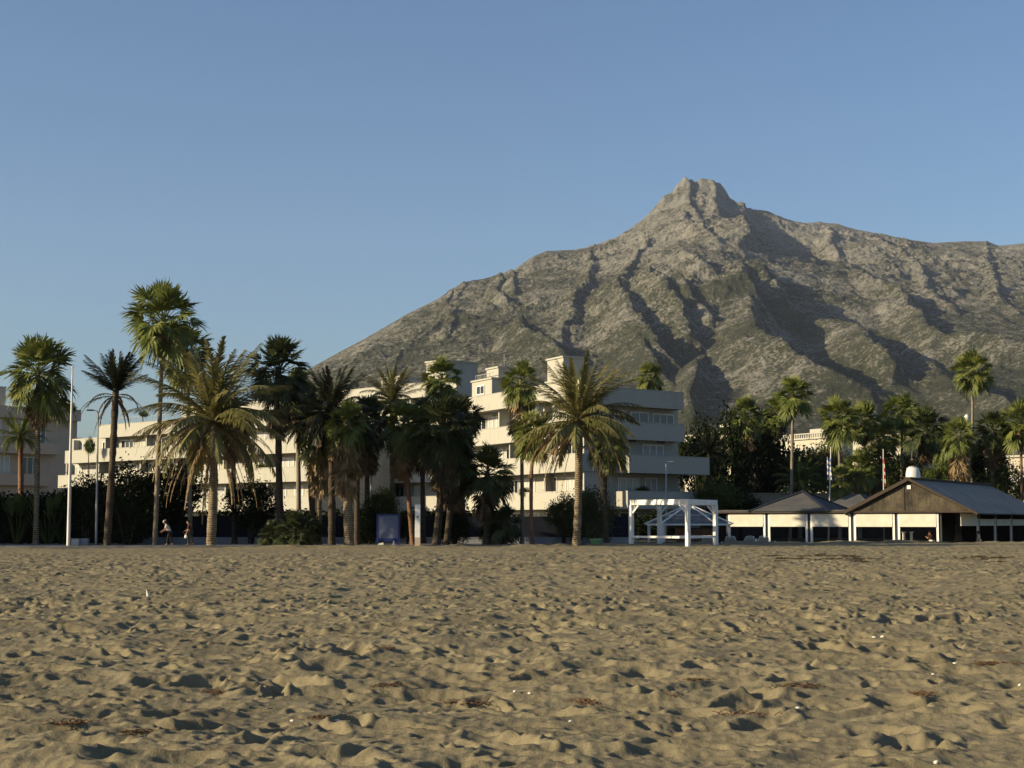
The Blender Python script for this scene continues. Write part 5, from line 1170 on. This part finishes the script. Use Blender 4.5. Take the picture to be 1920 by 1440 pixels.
M_WEED2 = simple('dark_seaweed', (.04, .03, .018), (.065, .048, .028), 12, .85); WD = [weed(i + 20, .13) for i in range(4)]
for me in WD: me.materials[0] = M_WEED2
for i in range(30):
    r_ = random.Random(500 + i); px = r_.uniform(1445, 1650) if i < 20 else r_.uniform(1690, 1880); py = 1049 + r_.gauss(0, 2.2) - (0 if i < 20 else 2)
    x, y, z = on_sand(px, py); o = link_mesh('seaweed', WD[i % 4], None, (x, y, z + .005)); o.rotation_euler = (0, 0, r_.uniform(-.5, .5)); k_ = r_.uniform(1.2, 2.6); o.scale = (k_ * 1.5, k_, k_ * 1.3); tag(o, 'dark scrap of seaweed in the line across the far right sand', 'seaweed', 'seaweed scraps in a line on the far sand')
def pebble(seed, r_):
    bm_p = bmesh.new(); bmesh.ops.create_icosphere(bm_p, subdivisions=2, radius=r_); rg = random.Random(seed)
    for v in bm_p.verts: v.co = Vector((v.co.x * 1.3, v.co.y, v.co.z * .6)) * (1 + rg.uniform(-.12, .12))
    me = bpy.data.meshes.new('shell'); bm_p.to_mesh(me); bm_p.free(); me.materials.append(M_SHELL); return me
SM = [pebble(i, .022) for i in range(3)]
for i, (px, py) in enumerate(((1103, 1284), (993, 1302), (966, 1301), (632, 1353), (1750, 1270), (1757, 1436), (1640, 1192), (488, 1171), (1913, 1283), (1497, 1320), (548, 1356), (1070, 1352), (1792, 1248), (1655, 1196), (917, 1178))):
    x, y, z = on_sand(px, py); o = link_mesh('shell', SM[i % 3], None, (x, y, z + .008)); o.rotation_euler = (.2, .1, i * 2.1); k_ = max(.8, y / 18); o.scale = (k_, k_, k_); tag(o, 'small bleached white shell lying on the trampled sand', 'shell', 'white shells scattered on the sand')
x, y, z = on_sand(281, 1124); bo = thing('plastic_bottle', 'white bottle stuck upright and tilted in the sand on the left', 'bottle', (x, y, z - .03)); bo.rotation_euler = (.1, -.3, 0); bo.scale = (.65, .65, .65)
MB().tube([(0, 0, 0), (0, 0, .02), (0, 0, .20), (0, 0, .27), (0, 0, .30)], [.05, .058, .058, .03, .024], 12).build('bottle_body', M_SHELL, bo, smooth=True); MB().tube([(0, 0, .30), (0, 0, .335)], .028, 10).build('cap', M_SHELL, bo)
x, y, z = on_sand(225, 1118); bm_p = bmesh.new(); bmesh.ops.create_icosphere(bm_p, subdivisions=4, radius=.42)
for v in bm_p.verts: q = 1 + .16 * float(fbm(np.array([v.co.x * 4]), np.array([v.co.y * 4 + v.co.z * 3]), 3, 5)[0]); v.co = Vector((v.co.x * 1.1, v.co.y, v.co.z * .26)) * q
me = bpy.data.meshes.new('sand_heap'); bm_p.to_mesh(me); bm_p.free(); me.materials.append(bpy.data.materials['beach_sand']); me.polygons.foreach_set('use_smooth', [True] * len(me.polygons))
o = link_mesh('sand_heap', me, None, (x, y, z - .02)); tag(o, 'small heap of pale sand beside the white bottle', 'sand heap')
# ------------------------------------------------------------------ haze over the whole place
hz = MB(); hz.box(-5700, 5700, -400, 7900, -2.0, 1420)
hm = bpy.data.materials.new('haze_air'); hm.use_nodes = True; n = hm.node_tree.nodes; l = hm.node_tree.links; n.clear()
pv = n.new('ShaderNodeVolumePrincipled'); pv.inputs['Color'].default_value = (.74, .82, 1.0, 1); pv.inputs['Density'].default_value = 2.2e-5; pv.inputs['Anisotropy'].default_value = 0.1
ou = n.new('ShaderNodeOutputMaterial'); l.new(pv.outputs[0], ou.inputs['Volume'])
tag(hz.build('haze', hm), kind='stuff')
